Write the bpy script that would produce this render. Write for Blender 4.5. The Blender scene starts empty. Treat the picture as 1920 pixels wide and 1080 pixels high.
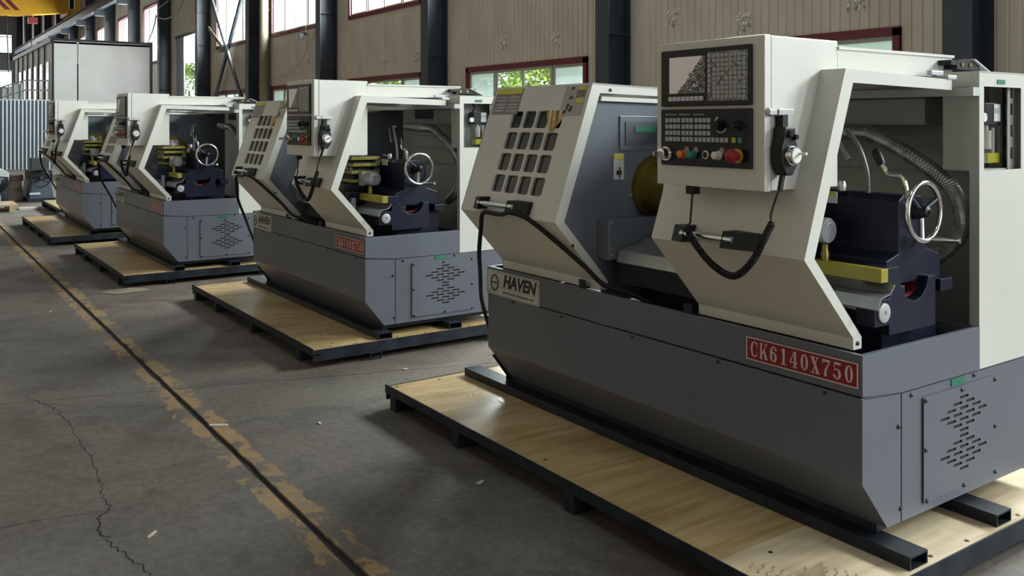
import bpy, bmesh, math, random
from mathutils import Vector, Matrix
random.seed(7)
PI = math.pi
C = bpy.context.scene.collection
sc = bpy.context.scene

# ------------------------------------------------------------------ camera, world, lights, exposure
# world: +X runs towards the near end of the row of machines, +Y towards the window wall, +Z up
cd = bpy.data.cameras.new('camera'); cam = bpy.data.objects.new('camera', cd); C.objects.link(cam)
cam.location = (0, 0, 1.5)
fw = Vector((-.8212, .5705, 0)).normalized()
cam.rotation_euler = fw.to_track_quat('-Z', 'Y').to_euler()
cd.sensor_width = 36; cd.lens = 36 * 1674 / 1920
cd.shift_y = -310 / 1920
cd.clip_end = 400
sc.camera = cam

w = bpy.data.worlds.new('sky'); sc.world = w; w.use_nodes = True
bg = w.node_tree.nodes['Background']; bg.inputs[0].default_value = (.86, .93, 1, 1); bg.inputs[1].default_value = 2.2

def area(name, loc, target, sx, sy, power, col=(1, .98, .95), spread=180):
    l = bpy.data.lights.new(name, 'AREA'); l.shape = 'RECTANGLE'; l.size = sx; l.size_y = sy
    l.energy = power; l.color = col; l.spread = math.radians(spread)
    o = bpy.data.objects.new(name, l); C.objects.link(o); o.location = loc
    o.rotation_euler = (Vector(target) - Vector(loc)).to_track_quat('-Z', 'Z').to_euler()
    return o
COL0, PITCH, WALL = 5.1, 5.78, 9.8        # first column (u), bay pitch, window wall (v)
for k in range(-3, 13):                   # daylight behind the high windows
    uc = COL0 + PITCH * (k + .5)
    area('window_daylight', (-uc, WALL + .6, 5.5), (-uc, 0, 5.5), 3.7, 2.4, 2350 if k < 5 else 1250, (.95, .97, 1))
area('door_daylight', (11.5, 3.5, 3.4), (0, 3.5, 3.0), 9, 5.5, 200, (.92, .96, 1))      # big open door at the near end
for k in range(6):                        # added fill lamps along the ridge, under made-up roof openings
    area('roof_fill', (1 - 10 * k, -1.0, 11.3), (1 - 10 * k, -1.0, 0), 5, 1.6, 12, (.97, .98, 1))
area('end_window_daylight', (-91.5, 2, 7.5), (0, 2, 2), 10, 4, 900)
vs = sc.view_settings
vs.view_transform = 'Standard'; vs.look = 'None'; vs.gamma = 1; vs.use_curve_mapping = False
vs.exposure = 0.0

# ------------------------------------------------------------------ materials
MATS = {}
def mat(name, col, rough=.5, metal=0.0, emit=0, alpha=1, coat=0, spec=.5):
    if name in MATS: return MATS[name]
    m = bpy.data.materials.new(name); m.use_nodes = True
    b = m.node_tree.nodes['Principled BSDF']
    b.inputs['Base Color'].default_value = (*col, 1); b.inputs['Roughness'].default_value = rough
    b.inputs['Metallic'].default_value = metal; b.inputs['Coat Weight'].default_value = coat
    b.inputs['Specular IOR Level'].default_value = spec
    if emit: b.inputs['Emission Color'].default_value = (*col, 1); b.inputs['Emission Strength'].default_value = emit
    MATS[name] = m; return m
def nodes(m): return m.node_tree.nodes, m.node_tree.links, m.node_tree.nodes['Principled BSDF']
def noisy(name, c1, c2, scale=6, rough=.5, metal=0, detail=5, stretch=(1, 1, 1), r2=None, bump=0, coat=0, lo=.35, hi=.65, coord='Object'):
    m = mat(name, c1, rough, metal, coat=coat); N, L, b = nodes(m)
    tc = N.new('ShaderNodeTexCoord'); mp = N.new('ShaderNodeMapping'); mp.inputs['Scale'].default_value = stretch
    n = N.new('ShaderNodeTexNoise'); n.inputs['Scale'].default_value = scale; n.inputs['Detail'].default_value = detail
    r = N.new('ShaderNodeValToRGB'); r.color_ramp.elements[0].position = lo; r.color_ramp.elements[1].position = hi
    r.color_ramp.elements[0].color = (*c1, 1); r.color_ramp.elements[1].color = (*c2, 1)
    L.new(tc.outputs[coord], mp.inputs[0]); L.new(mp.outputs[0], n.inputs['Vector']); L.new(n.outputs['Fac'], r.inputs[0])
    L.new(r.outputs[0], b.inputs['Base Color'])
    if r2 is not None:
        mr = N.new('ShaderNodeMapRange'); mr.inputs['To Min'].default_value = rough; mr.inputs['To Max'].default_value = r2
        L.new(n.outputs['Fac'], mr.inputs['Value']); L.new(mr.outputs[0], b.inputs['Roughness'])
    if bump:
        bp = N.new('ShaderNodeBump'); bp.inputs['Strength'].default_value = bump; bp.inputs['Distance'].default_value = .002
        L.new(n.outputs['Fac'], bp.inputs['Height']); L.new(bp.outputs[0], b.inputs['Normal'])
    return m
white = noisy('cream_paint', (.56, .55, .505), (.585, .575, .53), 3, .34, bump=0)
grey = noisy('grey_paint', (.112, .120, .146), (.120, .128, .155), 3, .34)
wallgrey = noisy('inner_grey_paint', (.115, .13, .158), (.13, .145, .175), 3, .36)
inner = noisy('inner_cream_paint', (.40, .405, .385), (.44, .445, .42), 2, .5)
navy = noisy('navy_enamel', (.006, .008, .021), (.009, .011, .026), 5, .38)
black = mat('black_plastic', (.008, .008, .010), .42, spec=.3)
blackgloss = mat('black_gloss', (.006, .007, .011), .25, spec=.28)
dark = mat('cavity_shade', (.012, .012, .012), .8)  # near-black colour standing in for the shade inside hollow parts
steelblack = noisy('black_steel', (.006, .009, .015), (.018, .023, .032), 9, .42, stretch=(1, 1, 1), r2=.6)
for m__ in (steelblack, navy, grey): m__.node_tree.nodes['Principled BSDF'].inputs['Specular IOR Level'].default_value = .3 if m__ is not grey else .42
chrome = mat('chrome', (.75, .75, .74), .16, 1)
steel = noisy('brushed_steel', (.42, .42, .42), (.55, .55, .55), 20, .32, 1)
alu = noisy('zinc_sheet', (.30, .31, .32), (.38, .39, .40), 8, .38, .7)
castgrey = noisy('cast_grey', (.36, .37, .38), (.44, .45, .46), 8, .45, .3)
yellowbar = noisy('yellow_paint', (.27, .23, .02), (.34, .29, .04), 5, .4)
brass = noisy('oiled_brass', (.20, .15, .035), (.32, .25, .06), 9, .3, .8)
red = mat('red_paint', (.50, .012, .02), .4)
redplate = mat('red_plate', (.21, .004, .010), .4)
redbtn = mat('red_button', (.26, .006, .02), .4)
orange = mat('orange_button', (.75, .16, .04), .4)
teal = mat('green_button', (.02, .22, .17), .4)
ylabel = mat('yellow_label', (.55, .47, .05), .5)
plabel = mat('paper_label', (.52, .52, .52), .5)
glabel = mat('green_label', (.01, .15, .09), .5)
ink = mat('ink', (.02, .02, .022), .5)
inkgrey = mat('grey_ink', (.16, .16, .16), .5)
silverplate = noisy('silver_plate', (.50, .51, .47), (.56, .57, .52), 4, .35, .25)
letterpale = mat('pale_letter', (.58, .47, .44), .4)
maroon = mat('maroon_paint', (.13, .012, .022), .5)
sash = mat('sash_frame', (.42, .41, .36), .5)
darkpane = mat('dark_polycarbonate', (.012, .013, .016), .12, coat=.3)
whiteplastic = mat('white_plastic', (.65, .65, .62), .4)
keygrey = mat('key_grey', (.36, .37, .38), .45)
bluegrey = noisy('column_paint', (.022, .030, .044), (.040, .050, .066), 2, .45, stretch=(1, 1, .3))
rubber = mat('cable_rubber', (.008, .008, .009), .5, spec=.3)
hosem = noisy('silver_hose', (.34, .34, .345), (.55, .55, .55), 30, .35, .7)
oil = mat('yellow_oil', (.55, .50, .05), .15)
cranem = noisy('crane_yellow', (.62, .32, .01), (.55, .27, .01), 2, .5)
cranestripe = mat('crane_stripe', (.12, .01, .02), .5)
wood = noisy('old_wood', (.30, .22, .13), (.44, .34, .22), 3, .7, stretch=(1, 12, 12))
card = noisy('cardboard', (.20, .17, .12), (.28, .24, .17), 5, .8)
rust = noisy('brown_casting', (.09, .065, .05), (.16, .12, .095), 6, .7)
pipebeige = noisy('beige_pipe', (.15, .13, .085), (.20, .175, .12), 2, .6)
whitebooth = noisy('booth_white', (.60, .61, .58), (.66, .67, .64), 1, .5)
leafm = noisy('leaf', (.10, .22, .03), (.36, .50, .10), 1.2, .6)
barkm = noisy('bark', (.10, .08, .06), (.2, .16, .12), 8, .9)
groundm = noisy('outside_ground', (.30, .30, .28), (.42, .42, .38), 1, .9)
roofm = noisy('roof_sheet', (.10, .105, .11), (.14, .145, .15), 2, .7)
plainwall = noisy('plain_wall', (.22, .18, .13), (.26, .215, .16), 1, .75)

# ribbed sandwich wall: beige grey with brown dust, streaks
wallm = noisy('wall_sheet', (.50, .43, .35), (.66, .59, .50), 1.3, .6, stretch=(1, 1, .5), detail=8, lo=.3, hi=.7, coord='Object')
def glassmat(name, tint, transp, rough=.05):
    m = bpy.data.materials.new(name); m.use_nodes = True; N, L = m.node_tree.nodes, m.node_tree.links
    N.clear(); o = N.new('ShaderNodeOutputMaterial'); t = N.new('ShaderNodeBsdfTransparent'); g = N.new('ShaderNodeBsdfGlossy')
    t.inputs[0].default_value = (*tint, 1); g.inputs['Roughness'].default_value = rough
    mx = N.new('ShaderNodeMixShader'); mx.inputs[0].default_value = 1 - transp
    L.new(t.outputs[0], mx.inputs[1]); L.new(g.outputs[0], mx.inputs[2]); L.new(mx.outputs[0], o.inputs[0]); return m
clearglass = glassmat('clear_glass', (.93, .97, .95), .93)
acryl = glassmat('clear_acrylic', (.85, .85, .82), .85)
frost = bpy.data.materials.new('dusty_glass'); frost.use_nodes = True
N, L = frost.node_tree.nodes, frost.node_tree.links; N.clear()
_o = N.new('ShaderNodeOutputMaterial'); _t = N.new('ShaderNodeBsdfTransparent'); _d = N.new('ShaderNodeBsdfTranslucent'); _m = N.new('ShaderNodeMixShader')
_d.inputs[0].default_value = (.50, .58, .53, 1); _m.inputs[0].default_value = .7
L.new(_t.outputs[0], _m.inputs[1]); L.new(_d.outputs[0], _m.inputs[2]); L.new(_m.outputs[0], _o.inputs[0])

# plywood
ply = mat('plywood', (.6, .5, .35), .27); N, L, b = nodes(ply)
tc = N.new('ShaderNodeTexCoord'); mp = N.new('ShaderNodeMapping'); mp.inputs['Scale'].default_value = (12, 1.2, 1)
n1 = N.new('ShaderNodeTexNoise'); n1.inputs['Scale'].default_value = 2.2; n1.inputs['Detail'].default_value = 6; n1.inputs['Distortion'].default_value = .4
n2 = N.new('ShaderNodeTexNoise'); n2.inputs['Scale'].default_value = 2.0; n2.inputs['Detail'].default_value = 5
r1 = N.new('ShaderNodeValToRGB'); r1.color_ramp.elements[0].position = .3; r1.color_ramp.elements[1].position = .7
r1.color_ramp.elements[0].color = (.42, .285, .12, 1); r1.color_ramp.elements[1].color = (.60, .445, .235, 1)
r2_ = N.new('ShaderNodeValToRGB'); r2_.color_ramp.elements[0].position = .30; r2_.color_ramp.elements[1].position = .52
r2_.color_ramp.elements[0].color = (.62, .56, .48, 1); r2_.color_ramp.elements[1].color = (1, 1, 1, 1)
mx = N.new('ShaderNodeMixRGB'); mx.blend_type = 'MULTIPLY'; mx.inputs[0].default_value = 1
L.new(tc.outputs['Object'], mp.inputs[0]); L.new(mp.outputs[0], n1.inputs['Vector']); L.new(tc.outputs['Object'], n2.inputs['Vector'])
L.new(n1.outputs['Fac'], r1.inputs[0]); L.new(n2.outputs['Fac'], r2_.inputs[0]); L.new(r1.outputs[0], mx.inputs[1]); L.new(r2_.outputs[0], mx.inputs[2])
L.new(mx.outputs[0], b.inputs['Base Color'])

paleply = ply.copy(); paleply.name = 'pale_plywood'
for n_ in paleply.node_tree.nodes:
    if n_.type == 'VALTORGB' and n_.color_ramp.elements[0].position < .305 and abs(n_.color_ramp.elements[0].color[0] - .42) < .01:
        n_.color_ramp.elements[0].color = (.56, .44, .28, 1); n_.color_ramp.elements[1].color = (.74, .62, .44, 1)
# concrete floor with worn yellow line along y = 1.28
conc = mat('concrete', (.1, .1, .1), .55); N, L, b = nodes(conc)
tc = N.new('ShaderNodeTexCoord'); geo = tc.outputs['Object']
def noise(scale, detail=6, dist=0, vec=None, rough=.55):
    n = N.new('ShaderNodeTexNoise'); n.inputs['Scale'].default_value = scale; n.inputs['Detail'].default_value = detail
    n.inputs['Distortion'].default_value = dist; n.inputs['Roughness'].default_value = rough
    L.new(vec or geo, n.inputs['Vector']); return n.outputs['Fac']
def ramp(f, stops):
    r = N.new('ShaderNodeValToRGB'); e = r.color_ramp.elements
    while len(e) < len(stops): e.new(.5)
    for i, (p, c) in enumerate(stops): e[i].position = p; e[i].color = (*c, 1)
    L.new(f, r.inputs[0]); return r.outputs[0]
def mix(a, bb, f, mode='MIX'):
    m = N.new('ShaderNodeMixRGB'); m.blend_type = mode
    for i, s in ((1, a), (2, bb)):
        if isinstance(s, tuple): m.inputs[i].default_value = (*s, 1)
        else: L.new(s, m.inputs[i])
    if isinstance(f, float): m.inputs[0].default_value = f
    else: L.new(f, m.inputs[0])
    return m.outputs[0]
def mth(op, a, bb=None):
    m = N.new('ShaderNodeMath'); m.operation = op
    for i, s in ((0, a), (1, bb)):
        if s is None: continue
        if isinstance(s, (int, float)): m.inputs[i].default_value = s
        else: L.new(s, m.inputs[i])
    return m.outputs[0]
base = ramp(noise(.9, 8, .3), [(.3, (.105, .090, .076)), (.55, (.135, .120, .104)), (.72, (.160, .150, .132))])
fine = ramp(noise(26, 8, .2), [(.3, (.72, .72, .72)), (.7, (1.12, 1.12, 1.12))])
base = mix(base, fine, 1.0, 'MULTIPLY')
blot = ramp(noise(2.3, 5, 1.2), [(.36, (.66, .65, .64)), (.5, (1, 1, 1))])
base = mix(base, blot, .8, 'MULTIPLY')
base = mix(base, ramp(noise(.35, 4), [(.38, (1.20, .98, .88)), (.6, (1.0, .97, .93))]), .8, 'MULTIPLY')
base = mix(base, ramp(noise(60, 4), [(.3, (.8, .8, .8)), (.7, (1.15, 1.15, 1.15))]), .7, 'MULTIPLY')
sx = N.new('ShaderNodeSeparateXYZ'); L.new(geo, sx.inputs[0])
yy = mth('ABSOLUTE', mth('SUBTRACT', sx.outputs['Y'], 1.285))
edge = mth('ADD', yy, mth('MULTIPLY', mth('SUBTRACT', noise(9, 8), .5), .12))
band = mth('LESS_THAN', edge, .088)
wear = mth('GREATER_THAN', noise(3.6, 9, .2, rough=.75), .495)
dust = ramp(noise(14, 6), [(.3, (.15, .15, .15)), (.7, (.85, .85, .85))])
base = mix(base, (.44, .25, .075), mth('MULTIPLY', mth('MULTIPLY', band, wear), mth('ADD', mth('MULTIPLY', dust, .6), .3)))
base = mix(base, (.15, .12, .085), mth('MULTIPLY', band, .28))
L.new(base, b.inputs['Base Color'])
rr = N.new('ShaderNodeMapRange'); rr.inputs['To Min'].default_value = .55; rr.inputs['To Max'].default_value = .8
L.new(noise(4), rr.inputs['Value']); L.new(rr.outputs[0], b.inputs['Roughness'])
bp = N.new('ShaderNodeBump'); bp.inputs['Strength'].default_value = .35; bp.inputs['Distance'].default_value = .004
L.new(noise(18, 8), bp.inputs['Height']); L.new(bp.outputs[0], b.inputs['Normal'])
crackm = mat('crack_dark', (.018, .016, .014), .95)

# screen picture: glare on the protective film painted as bright pinkish colour, plus dark strokes
screenm = mat('screen_film_glare', (.5, .5, .5), .25); N, L, b = nodes(screenm)
tc = N.new('ShaderNodeTexCoord'); geo = tc.outputs['Generated']
sx = N.new('ShaderNodeSeparateXYZ'); L.new(geo, sx.inputs[0])
edge_ = mth('ADD', mth('ADD', mth('MULTIPLY', sx.outputs['X'], 1.3), mth('MULTIPLY', sx.outputs['Z'], -.9)), mth('MULTIPLY', noise(5, 4), .5))
film = ramp(noise(30, 6), [(.3, (.80, .62, .66)), (.55, (.97, .93, .95))])
strokes = ramp(noise(4.5, 2, 3.0), [(.45, (.02, .02, .03)), (.49, (.85, .85, .85)), (.53, (.02, .02, .03))])
L.new(mix(film, strokes, mth('GREATER_THAN', edge_, .55)), b.inputs['Base Color'])
filmm = mat('crinkled_film', (.2, .2, .2), .3); N, L, b = nodes(filmm)
tc = N.new('ShaderNodeTexCoord'); geo = tc.outputs['Generated']
L.new(ramp(noise(6, 5, 2.5), [(.35, (.05, .05, .055)), (.55, (.22, .21, .20)), (.68, (.42, .41, .39))]), b.inputs['Base Color'])
bp = N.new('ShaderNodeBump'); bp.inputs['Strength'].default_value = .4; bp.inputs['Distance'].default_value = .01
L.new(noise(12, 3, 1), bp.inputs['Height']); L.new(bp.outputs[0], b.inputs['Normal'])
sparkm = mat('spark_print', (.4, .2, .05), .4); N, L, b = nodes(sparkm)
tc = N.new('ShaderNodeTexCoord'); mp = N.new('ShaderNodeMapping'); mp.inputs['Scale'].default_value = (40, 10, 6); mp.inputs['Rotation'].default_value = (0, .5, 0)
L.new(tc.outputs['Object'], mp.inputs[0]); geo = mp.outputs[0]
L.new(ramp(noise(1.5, 4, .5), [(.38, (.05, .02, .005)), (.5, (.36, .20, .05)), (.62, (.85, .66, .34))]), b.inputs['Base Color'])
corrm = noisy('corrugated_steel', (.42, .46, .52), (.55, .60, .66), 2, .25, .9)

# ------------------------------------------------------------------ mesh helpers
class B:
    """collects shapes of ONE mesh. coordinates (n, y, z): n runs away from the near end, so x = -n"""
    def __init__(s, flip=True): s.v = []; s.f = []; s.k = -1 if flip else 1
    def add(s, vs, fs):
        o = len(s.v); s.v += [(s.k * p[0], p[1], p[2]) for p in vs]; s.f += [tuple(i + o for i in f) for f in fs]; return s
    def box(s, a0, a1, b0, b1, c0, c1):
        return s.add([(a0, b0, c0), (a1, b0, c0), (a1, b1, c0), (a0, b1, c0), (a0, b0, c1), (a1, b0, c1), (a1, b1, c1), (a0, b1, c1)],
                     [(0, 3, 2, 1), (4, 5, 6, 7), (0, 1, 5, 4), (1, 2, 6, 5), (2, 3, 7, 6), (3, 0, 4, 7)])
    def prism(s, pts, vec):
        n = len(pts); q = [tuple(a + b for a, b in zip(p, vec)) for p in pts]
        return s.add(list(pts) + q, [tuple(range(n)), tuple(reversed(range(n, 2 * n)))] + [(i, (i + 1) % n, n + (i + 1) % n, n + i) for i in range(n)])
    def yz(s, pts, n0, n1): return s.prism([(n0, a, b) for a, b in pts], (n1 - n0, 0, 0))
    def strip(s, outer, inner_, n0, n1):      # ring-like strip between two yz polylines, extruded n0..n1
        for i in range(len(outer) - 1):
            s.yz([outer[i], outer[i + 1], inner_[i + 1], inner_[i]], n0, n1)
        return s
    def tube(s, path, r, seg=8, rs=None, closed=False):
        P = [Vector(p) for p in path]; m = len(P); rings = []
        up = None
        for i in range(m):
            if closed: t = (P[(i + 1) % m] - P[i - 1]).normalized()
            else: t = (P[min(i + 1, m - 1)] - P[max(i - 1, 0)]).normalized()
            if up is None: up = t.orthogonal().normalized()
            up = (up - t * up.dot(t)).normalized(); sd = t.cross(up)
            rr_ = rs[i] if rs else r
            rings.append([tuple(P[i] + (up * math.cos(a) + sd * math.sin(a)) * rr_) for a in [2 * PI * j / seg for j in range(seg)]])
        vs = [p for rg in rings for p in rg]; fs = []
        for i in range(m if closed else m - 1):
            for j in range(seg):
                a = i * seg + j; b_ = i * seg + (j + 1) % seg; i2 = (i + 1) % m
                fs.append((a, b_, i2 * seg + (j + 1) % seg, i2 * seg + j))
        if not closed: fs += [tuple(range(seg)), tuple((m - 1) * seg + j for j in reversed(range(seg)))]
        return s.add(vs, fs)
    def lathe(s, c, ax, prof, seg=20):       # prof = [(distance along axis, radius)...]
        c = Vector(c); ax = Vector(ax).normalized(); return s.tube([c + ax * d for d, r in prof], 1, seg, rs=[max(r, 1e-4) for d, r in prof])._fixlast(c, ax, prof, seg)
    def _fixlast(s, c, ax, prof, seg):       # rings must stay perpendicular even where distances repeat
        o = len(s.v) - len(prof) * seg; up = ax.orthogonal().normalized(); sd = ax.cross(up)
        for i, (d, r) in enumerate(prof):
            for j in range(seg):
                a = 2 * PI * j / seg; p = c + ax * d + (up * math.cos(a) + sd * math.sin(a)) * max(r, 1e-4)
                s.v[o + i * seg + j] = (s.k * p[0], p[1], p[2])
        return s
    def holes(s, A, D, holes, fn, th):
        """plate spanning a in A, d in D with rectangular holes [(a0,a1,d0,d1)], fn(a, d, t) -> point"""
        xs = sorted({A[0], A[1], *[h[0] for h in holes], *[h[1] for h in holes]}); ys = sorted({D[0], D[1], *[h[2] for h in holes], *[h[3] for h in holes]})
        inh = lambda x, y: any(h[0] < x < h[1] and h[2] < y < h[3] for h in holes)
        idx = {}; vs = []; fs = []
        def vid(i, j, t):
            if (i, j, t) not in idx: idx[(i, j, t)] = len(vs); vs.append(fn(xs[i], ys[j], t * th))
            return idx[(i, j, t)]
        solid = lambda i, j: 0 <= i < len(xs) - 1 and 0 <= j < len(ys) - 1 and not inh((xs[i] + xs[i + 1]) / 2, (ys[j] + ys[j + 1]) / 2)
        for i in range(len(xs) - 1):
            for j in range(len(ys) - 1):
                if not solid(i, j): continue
                for t in (0, 1): fs.append((vid(i, j, t), vid(i + 1, j, t), vid(i + 1, j + 1, t), vid(i, j + 1, t)))
                for (di, dj, p, q) in ((-1, 0, (i, j), (i, j + 1)), (1, 0, (i + 1, j), (i + 1, j + 1)), (0, -1, (i, j), (i + 1, j)), (0, 1, (i, j + 1), (i + 1, j + 1))):
                    if not solid(i + di, j + dj): fs.append((vid(*p, 0), vid(*q, 0), vid(*q, 1), vid(*p, 1)))
        return s.add(vs, fs)
    def mesh(s, name, m, smooth=False, bevel=0):
        me = bpy.data.meshes.new(name); me.from_pydata(s.v, [], s.f); bm = bmesh.new(); bm.from_mesh(me)
        bmesh.ops.recalc_face_normals(bm, faces=bm.faces); 
        if bevel:
            ed = [e for e in bm.edges if len(e.link_faces) == 2 and e.calc_face_angle(0) > .6]
            bmesh.ops.bevel(bm, geom=ed, offset=bevel, segments=2, affect='EDGES', profile=.6)
        bm.to_mesh(me); bm.free(); me.materials.append(m)
        if smooth:
            for p in me.polygons: p.use_smooth = True
            me.set_sharp_from_angle(angle=.7)
        return me
    def obj(s, name, m, parent=None, smooth=False, bevel=0, loc=None, **props):
        return link(name, s.mesh(name, m, smooth, bevel), parent, loc, **props)
def link(name, me, parent=None, loc=None, **props):
    o = bpy.data.objects.new(name, me); C.objects.link(o)
    if parent: o.parent = parent
    if loc: o.location = loc
    for k, v in props.items(): o[k] = v
    return o
def empty(name, loc, label=None, cat=None, group=None, **props):
    o = bpy.data.objects.new(name, None); C.objects.link(o); o.location = loc; o.empty_display_size = .2
    if label: o['label'] = label
    if cat: o['category'] = cat
    if group: o['group'] = group
    for k, v in props.items(): o[k] = v
    return o
def copy_tree(o, parent=None):
    c = o.copy(); C.objects.link(c); c.parent = parent
    for ch in [x for x in o.children]: copy_tree(ch, c)
    return c
def curve_pts(pts, sub=8):                   # Catmull-Rom
    P = [Vector(p) for p in pts]; P = [2 * P[0] - P[1]] + P + [2 * P[-1] - P[-2]]; out = []
    for i in range(1, len(P) - 2):
        for k in range(sub):
            t = k / sub; a, b_, c, d = P[i - 1:i + 3]
            out.append(.5 * ((2 * b_) + (c - a) * t + (2 * a - 5 * b_ + 4 * c - d) * t * t + (3 * b_ - a - 3 * c + d) * t ** 3))
    out.append(P[-2]); return [tuple(p) for p in out]
def text_mesh(txt, size, shear=0, bold=0, sx=1.0, depth=.0008):
    cu = bpy.data.curves.new('lettering', 'FONT'); cu.body = txt; cu.size = size; cu.shear = shear; cu.offset = bold; cu.extrude = depth
    cu.align_x = 'CENTER'; cu.align_y = 'CENTER'; cu.resolution_u = 3
    o = bpy.data.objects.new('lettering', cu); C.objects.link(o); bpy.context.view_layer.update()
    me = bpy.data.meshes.new_from_object(o.evaluated_get(bpy.context.evaluated_depsgraph_get()))
    bpy.data.objects.remove(o); bpy.data.curves.remove(cu)
    me.transform(Matrix.Diagonal((sx, 1, 1, 1))); me.transform(Matrix.Rotation(PI / 2, 4, 'X'))
    me.name = 'lettering'; return me

# ------------------------------------------------------------------ setting: floor
def struct(o): o['kind'] = 'structure'; return o
floor_root = struct(empty('floor', (0, 0, 0)))
JA, JB = (5.49, .40), (4.66, 3.05)           # transverse saw joint (u,v) two points
def jx(v): return JA[0] + (v - JA[1]) * (JB[0] - JA[0]) / (JB[1] - JA[1])
random.seed(3)
def ragged(p0, p1, amp, n):
    return [(p0[0] + (p1[0] - p0[0]) * i / n + random.uniform(-amp, amp) * (0 < i < n), p0[1] + (p1[1] - p0[1]) * i / n + random.uniform(-amp, amp) * (0 < i < n)) for i in range(n + 1)]
def slab(us, vs):
    # edge along groove at v = 1.28, gap 22 mm; edge along the transverse joint, gap 6 mm
    u0, u1 = us; v0, v1 = vs
    a = lambda v: (jx(v) - .003) if u1 == 'J' else u1
    c = lambda v: (jx(v) + .003) if u0 == 'J' else u0
    g0 = v0 == 'G'; g1 = v1 == 'G'; vv0 = 1.296 if g0 else v0; vv1 = 1.268 if g1 else v1
    pts = []
    n = 130
    low = [(c(vv0) + (a(vv0) - c(vv0)) * i / n, vv0 + (abs(random.gauss(0, .004)) if g0 and 0 < i < n else 0)) for i in range(n + 1)]
    top = [(a(vv1) + (c(vv1) - a(vv1)) * i / n, vv1 - (abs(random.gauss(0, .004)) if g1 and 0 < i < n else 0)) for i in range(n + 1)]
    poly = low + top
    return B().prism([(p[0], p[1], -.12) for p in poly], (0, 0, .12)).obj('concrete_slab', conc, floor_root)
for us in ((-12, 'J'), ('J', 16.0), (16.01, 40), (40.01, 94)):
    for vs_ in ((-10, 'G'), ('G', WALL + .1)): slab(us, vs_)
B().box(-12, 94, -10, WALL + .1, -.2, -.010).obj('joint_bed', crackm, floor_root)
cracks = [[(5.557, .596), (5.37, .652), (5.147, .711), (4.592, .724), (4.199, .726), (3.915, .696), (3.736, .693), (3.683, .646), (3.534, .628), (3.369, .651), (3.201, .694), (3.0, .70), (2.75, .74)],
          [(5.35, .649), (5.1, .93), (4.88, 1.25)], [(5.787, .744), (5.953, .998), (6.167, 1.24)], [(3.80, .10), (3.794, .329), (3.768, .539), (3.708, .775), (3.863, .911), (3.889, 1.069), (3.98, 1.257)]]
for ci, cr in enumerate(cracks):
    pts = curve_pts([(p[0], p[1], 0) for p in cr], 10); vs_ = []; fs = []
    off = [random.gauss(0, .006) for _ in pts]
    for i, p in enumerate(pts):
        a = Vector(pts[max(i - 1, 0)]); b_ = Vector(pts[min(i + 1, len(pts) - 1)]); t = (b_ - a).normalized(); s_ = Vector((-t.y, t.x, 0))
        wd = (.0035 if ci == 0 and i > 55 else .0018 if ci == 0 else .0011) * random.uniform(.5, 1.6)
        if ci == 0 and i < 25: wd *= 1.6
        q = Vector(p) + s_ * off[i]; vs_ += [tuple(q - s_ * wd), tuple(q + s_ * wd)]
    vs_ = [(x, y, .0006) for x, y, z in vs_]
    fs = [(2 * i, 2 * i + 1, 2 * i + 3, 2 * i + 2) for i in range(len(pts) - 1)]
    B().add(vs_, fs).obj('floor_crack', crackm, floor_root)
struct(B().box(-40, 90, WALL + .25, 60, -.25, -.05).obj('ground', groundm))

# ------------------------------------------------------------------ window wall
HT = 11.5
wall = struct(empty('wall_right', (0, WALL, 0)))
PW = PITCH / 6
RIB = {}
def ribpanel(h):
    key = round(h, 3)
    if key in RIB: return RIB[key]
    w_ = PW - .008; nr = 7; p = []; st = w_ / nr
    for i in range(nr):
        x = i * st; p += [(x, 0), (x + st - .026, 0), (x + st - .018, .014), (x + st - .008, .014)]
    p.append((w_, 0)); vs = []; fs = []
    for x, y in p: vs += [(x, y, 0), (x, y, h)]
    for i in range(len(p) - 1): fs.append((2 * i, 2 * i + 1, 2 * i + 3, 2 * i + 2))
    k = len(vs); vs += [(0, .06, 0), (0, .06, h), (w_, .06, 0), (w_, .06, h)]
    fs += [(0, 1, k + 1, k), (2 * len(p) - 2, 2 * len(p) - 1, k + 3, k + 2), (k, k + 1, k + 3, k + 2)]
    b_ = B(); b_.add(vs, fs); RIB[key] = b_.mesh('wall_panel', wallm); return RIB[key]
LZ = (1.25, 2.60); UZ = (4.20, 6.9)
def panel_at(u, z0, z1): link('wall_panel', ribpanel(z1 - z0), wall, (-u, 0, z0))
wn = 0
def window(k, z0, z1, kind):
    global wn; wn += 1
    u0 = COL0 + PITCH * k + PW; u1 = u0 + 4 * PW
    r = struct(empty('window_%d' % wn, (-u0, WALL, z0))); W_ = u1 - u0; H_ = z1 - z0
    f = B(); t = .065
    f.box(-.02, t, -.05, .10, -.02, H_ + .02).box(W_ - t, W_ + .02, -.05, .10, -.02, H_ + .02).box(-.02, W_ + .02, -.05, .10, H_ - t, H_ + .04).box(-.02, W_ + .02, -.05, .10, -.03, t)
    f.obj('window_frame', maroon, r)
    n = 4
    for i in range(n):
        a = t + (W_ - 2 * t) * i / n; c = t + (W_ - 2 * t) * (i + 1) / n; y0 = .0 if i % 2 else .03; s_ = .05
        fr = B(); fr.box(a, a + s_, y0, y0 + .03, t, H_ - t).box(c - s_, c, y0, y0 + .03, t, H_ - t).box(a + s_, c - s_, y0, y0 + .03, t, t + s_).box(a + s_, c - s_, y0, y0 + .03, H_ - t - s_, H_ - t)
        sfr = fr.obj('sash', sash, r)
        gm = frost if (kind == 'low' and i in (3, 0)) else clearglass
        B().box(a + s_, c - s_, y0 + .012, y0 + .018, t + s_, H_ - t - s_).obj('pane', gm, sfr)
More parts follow.
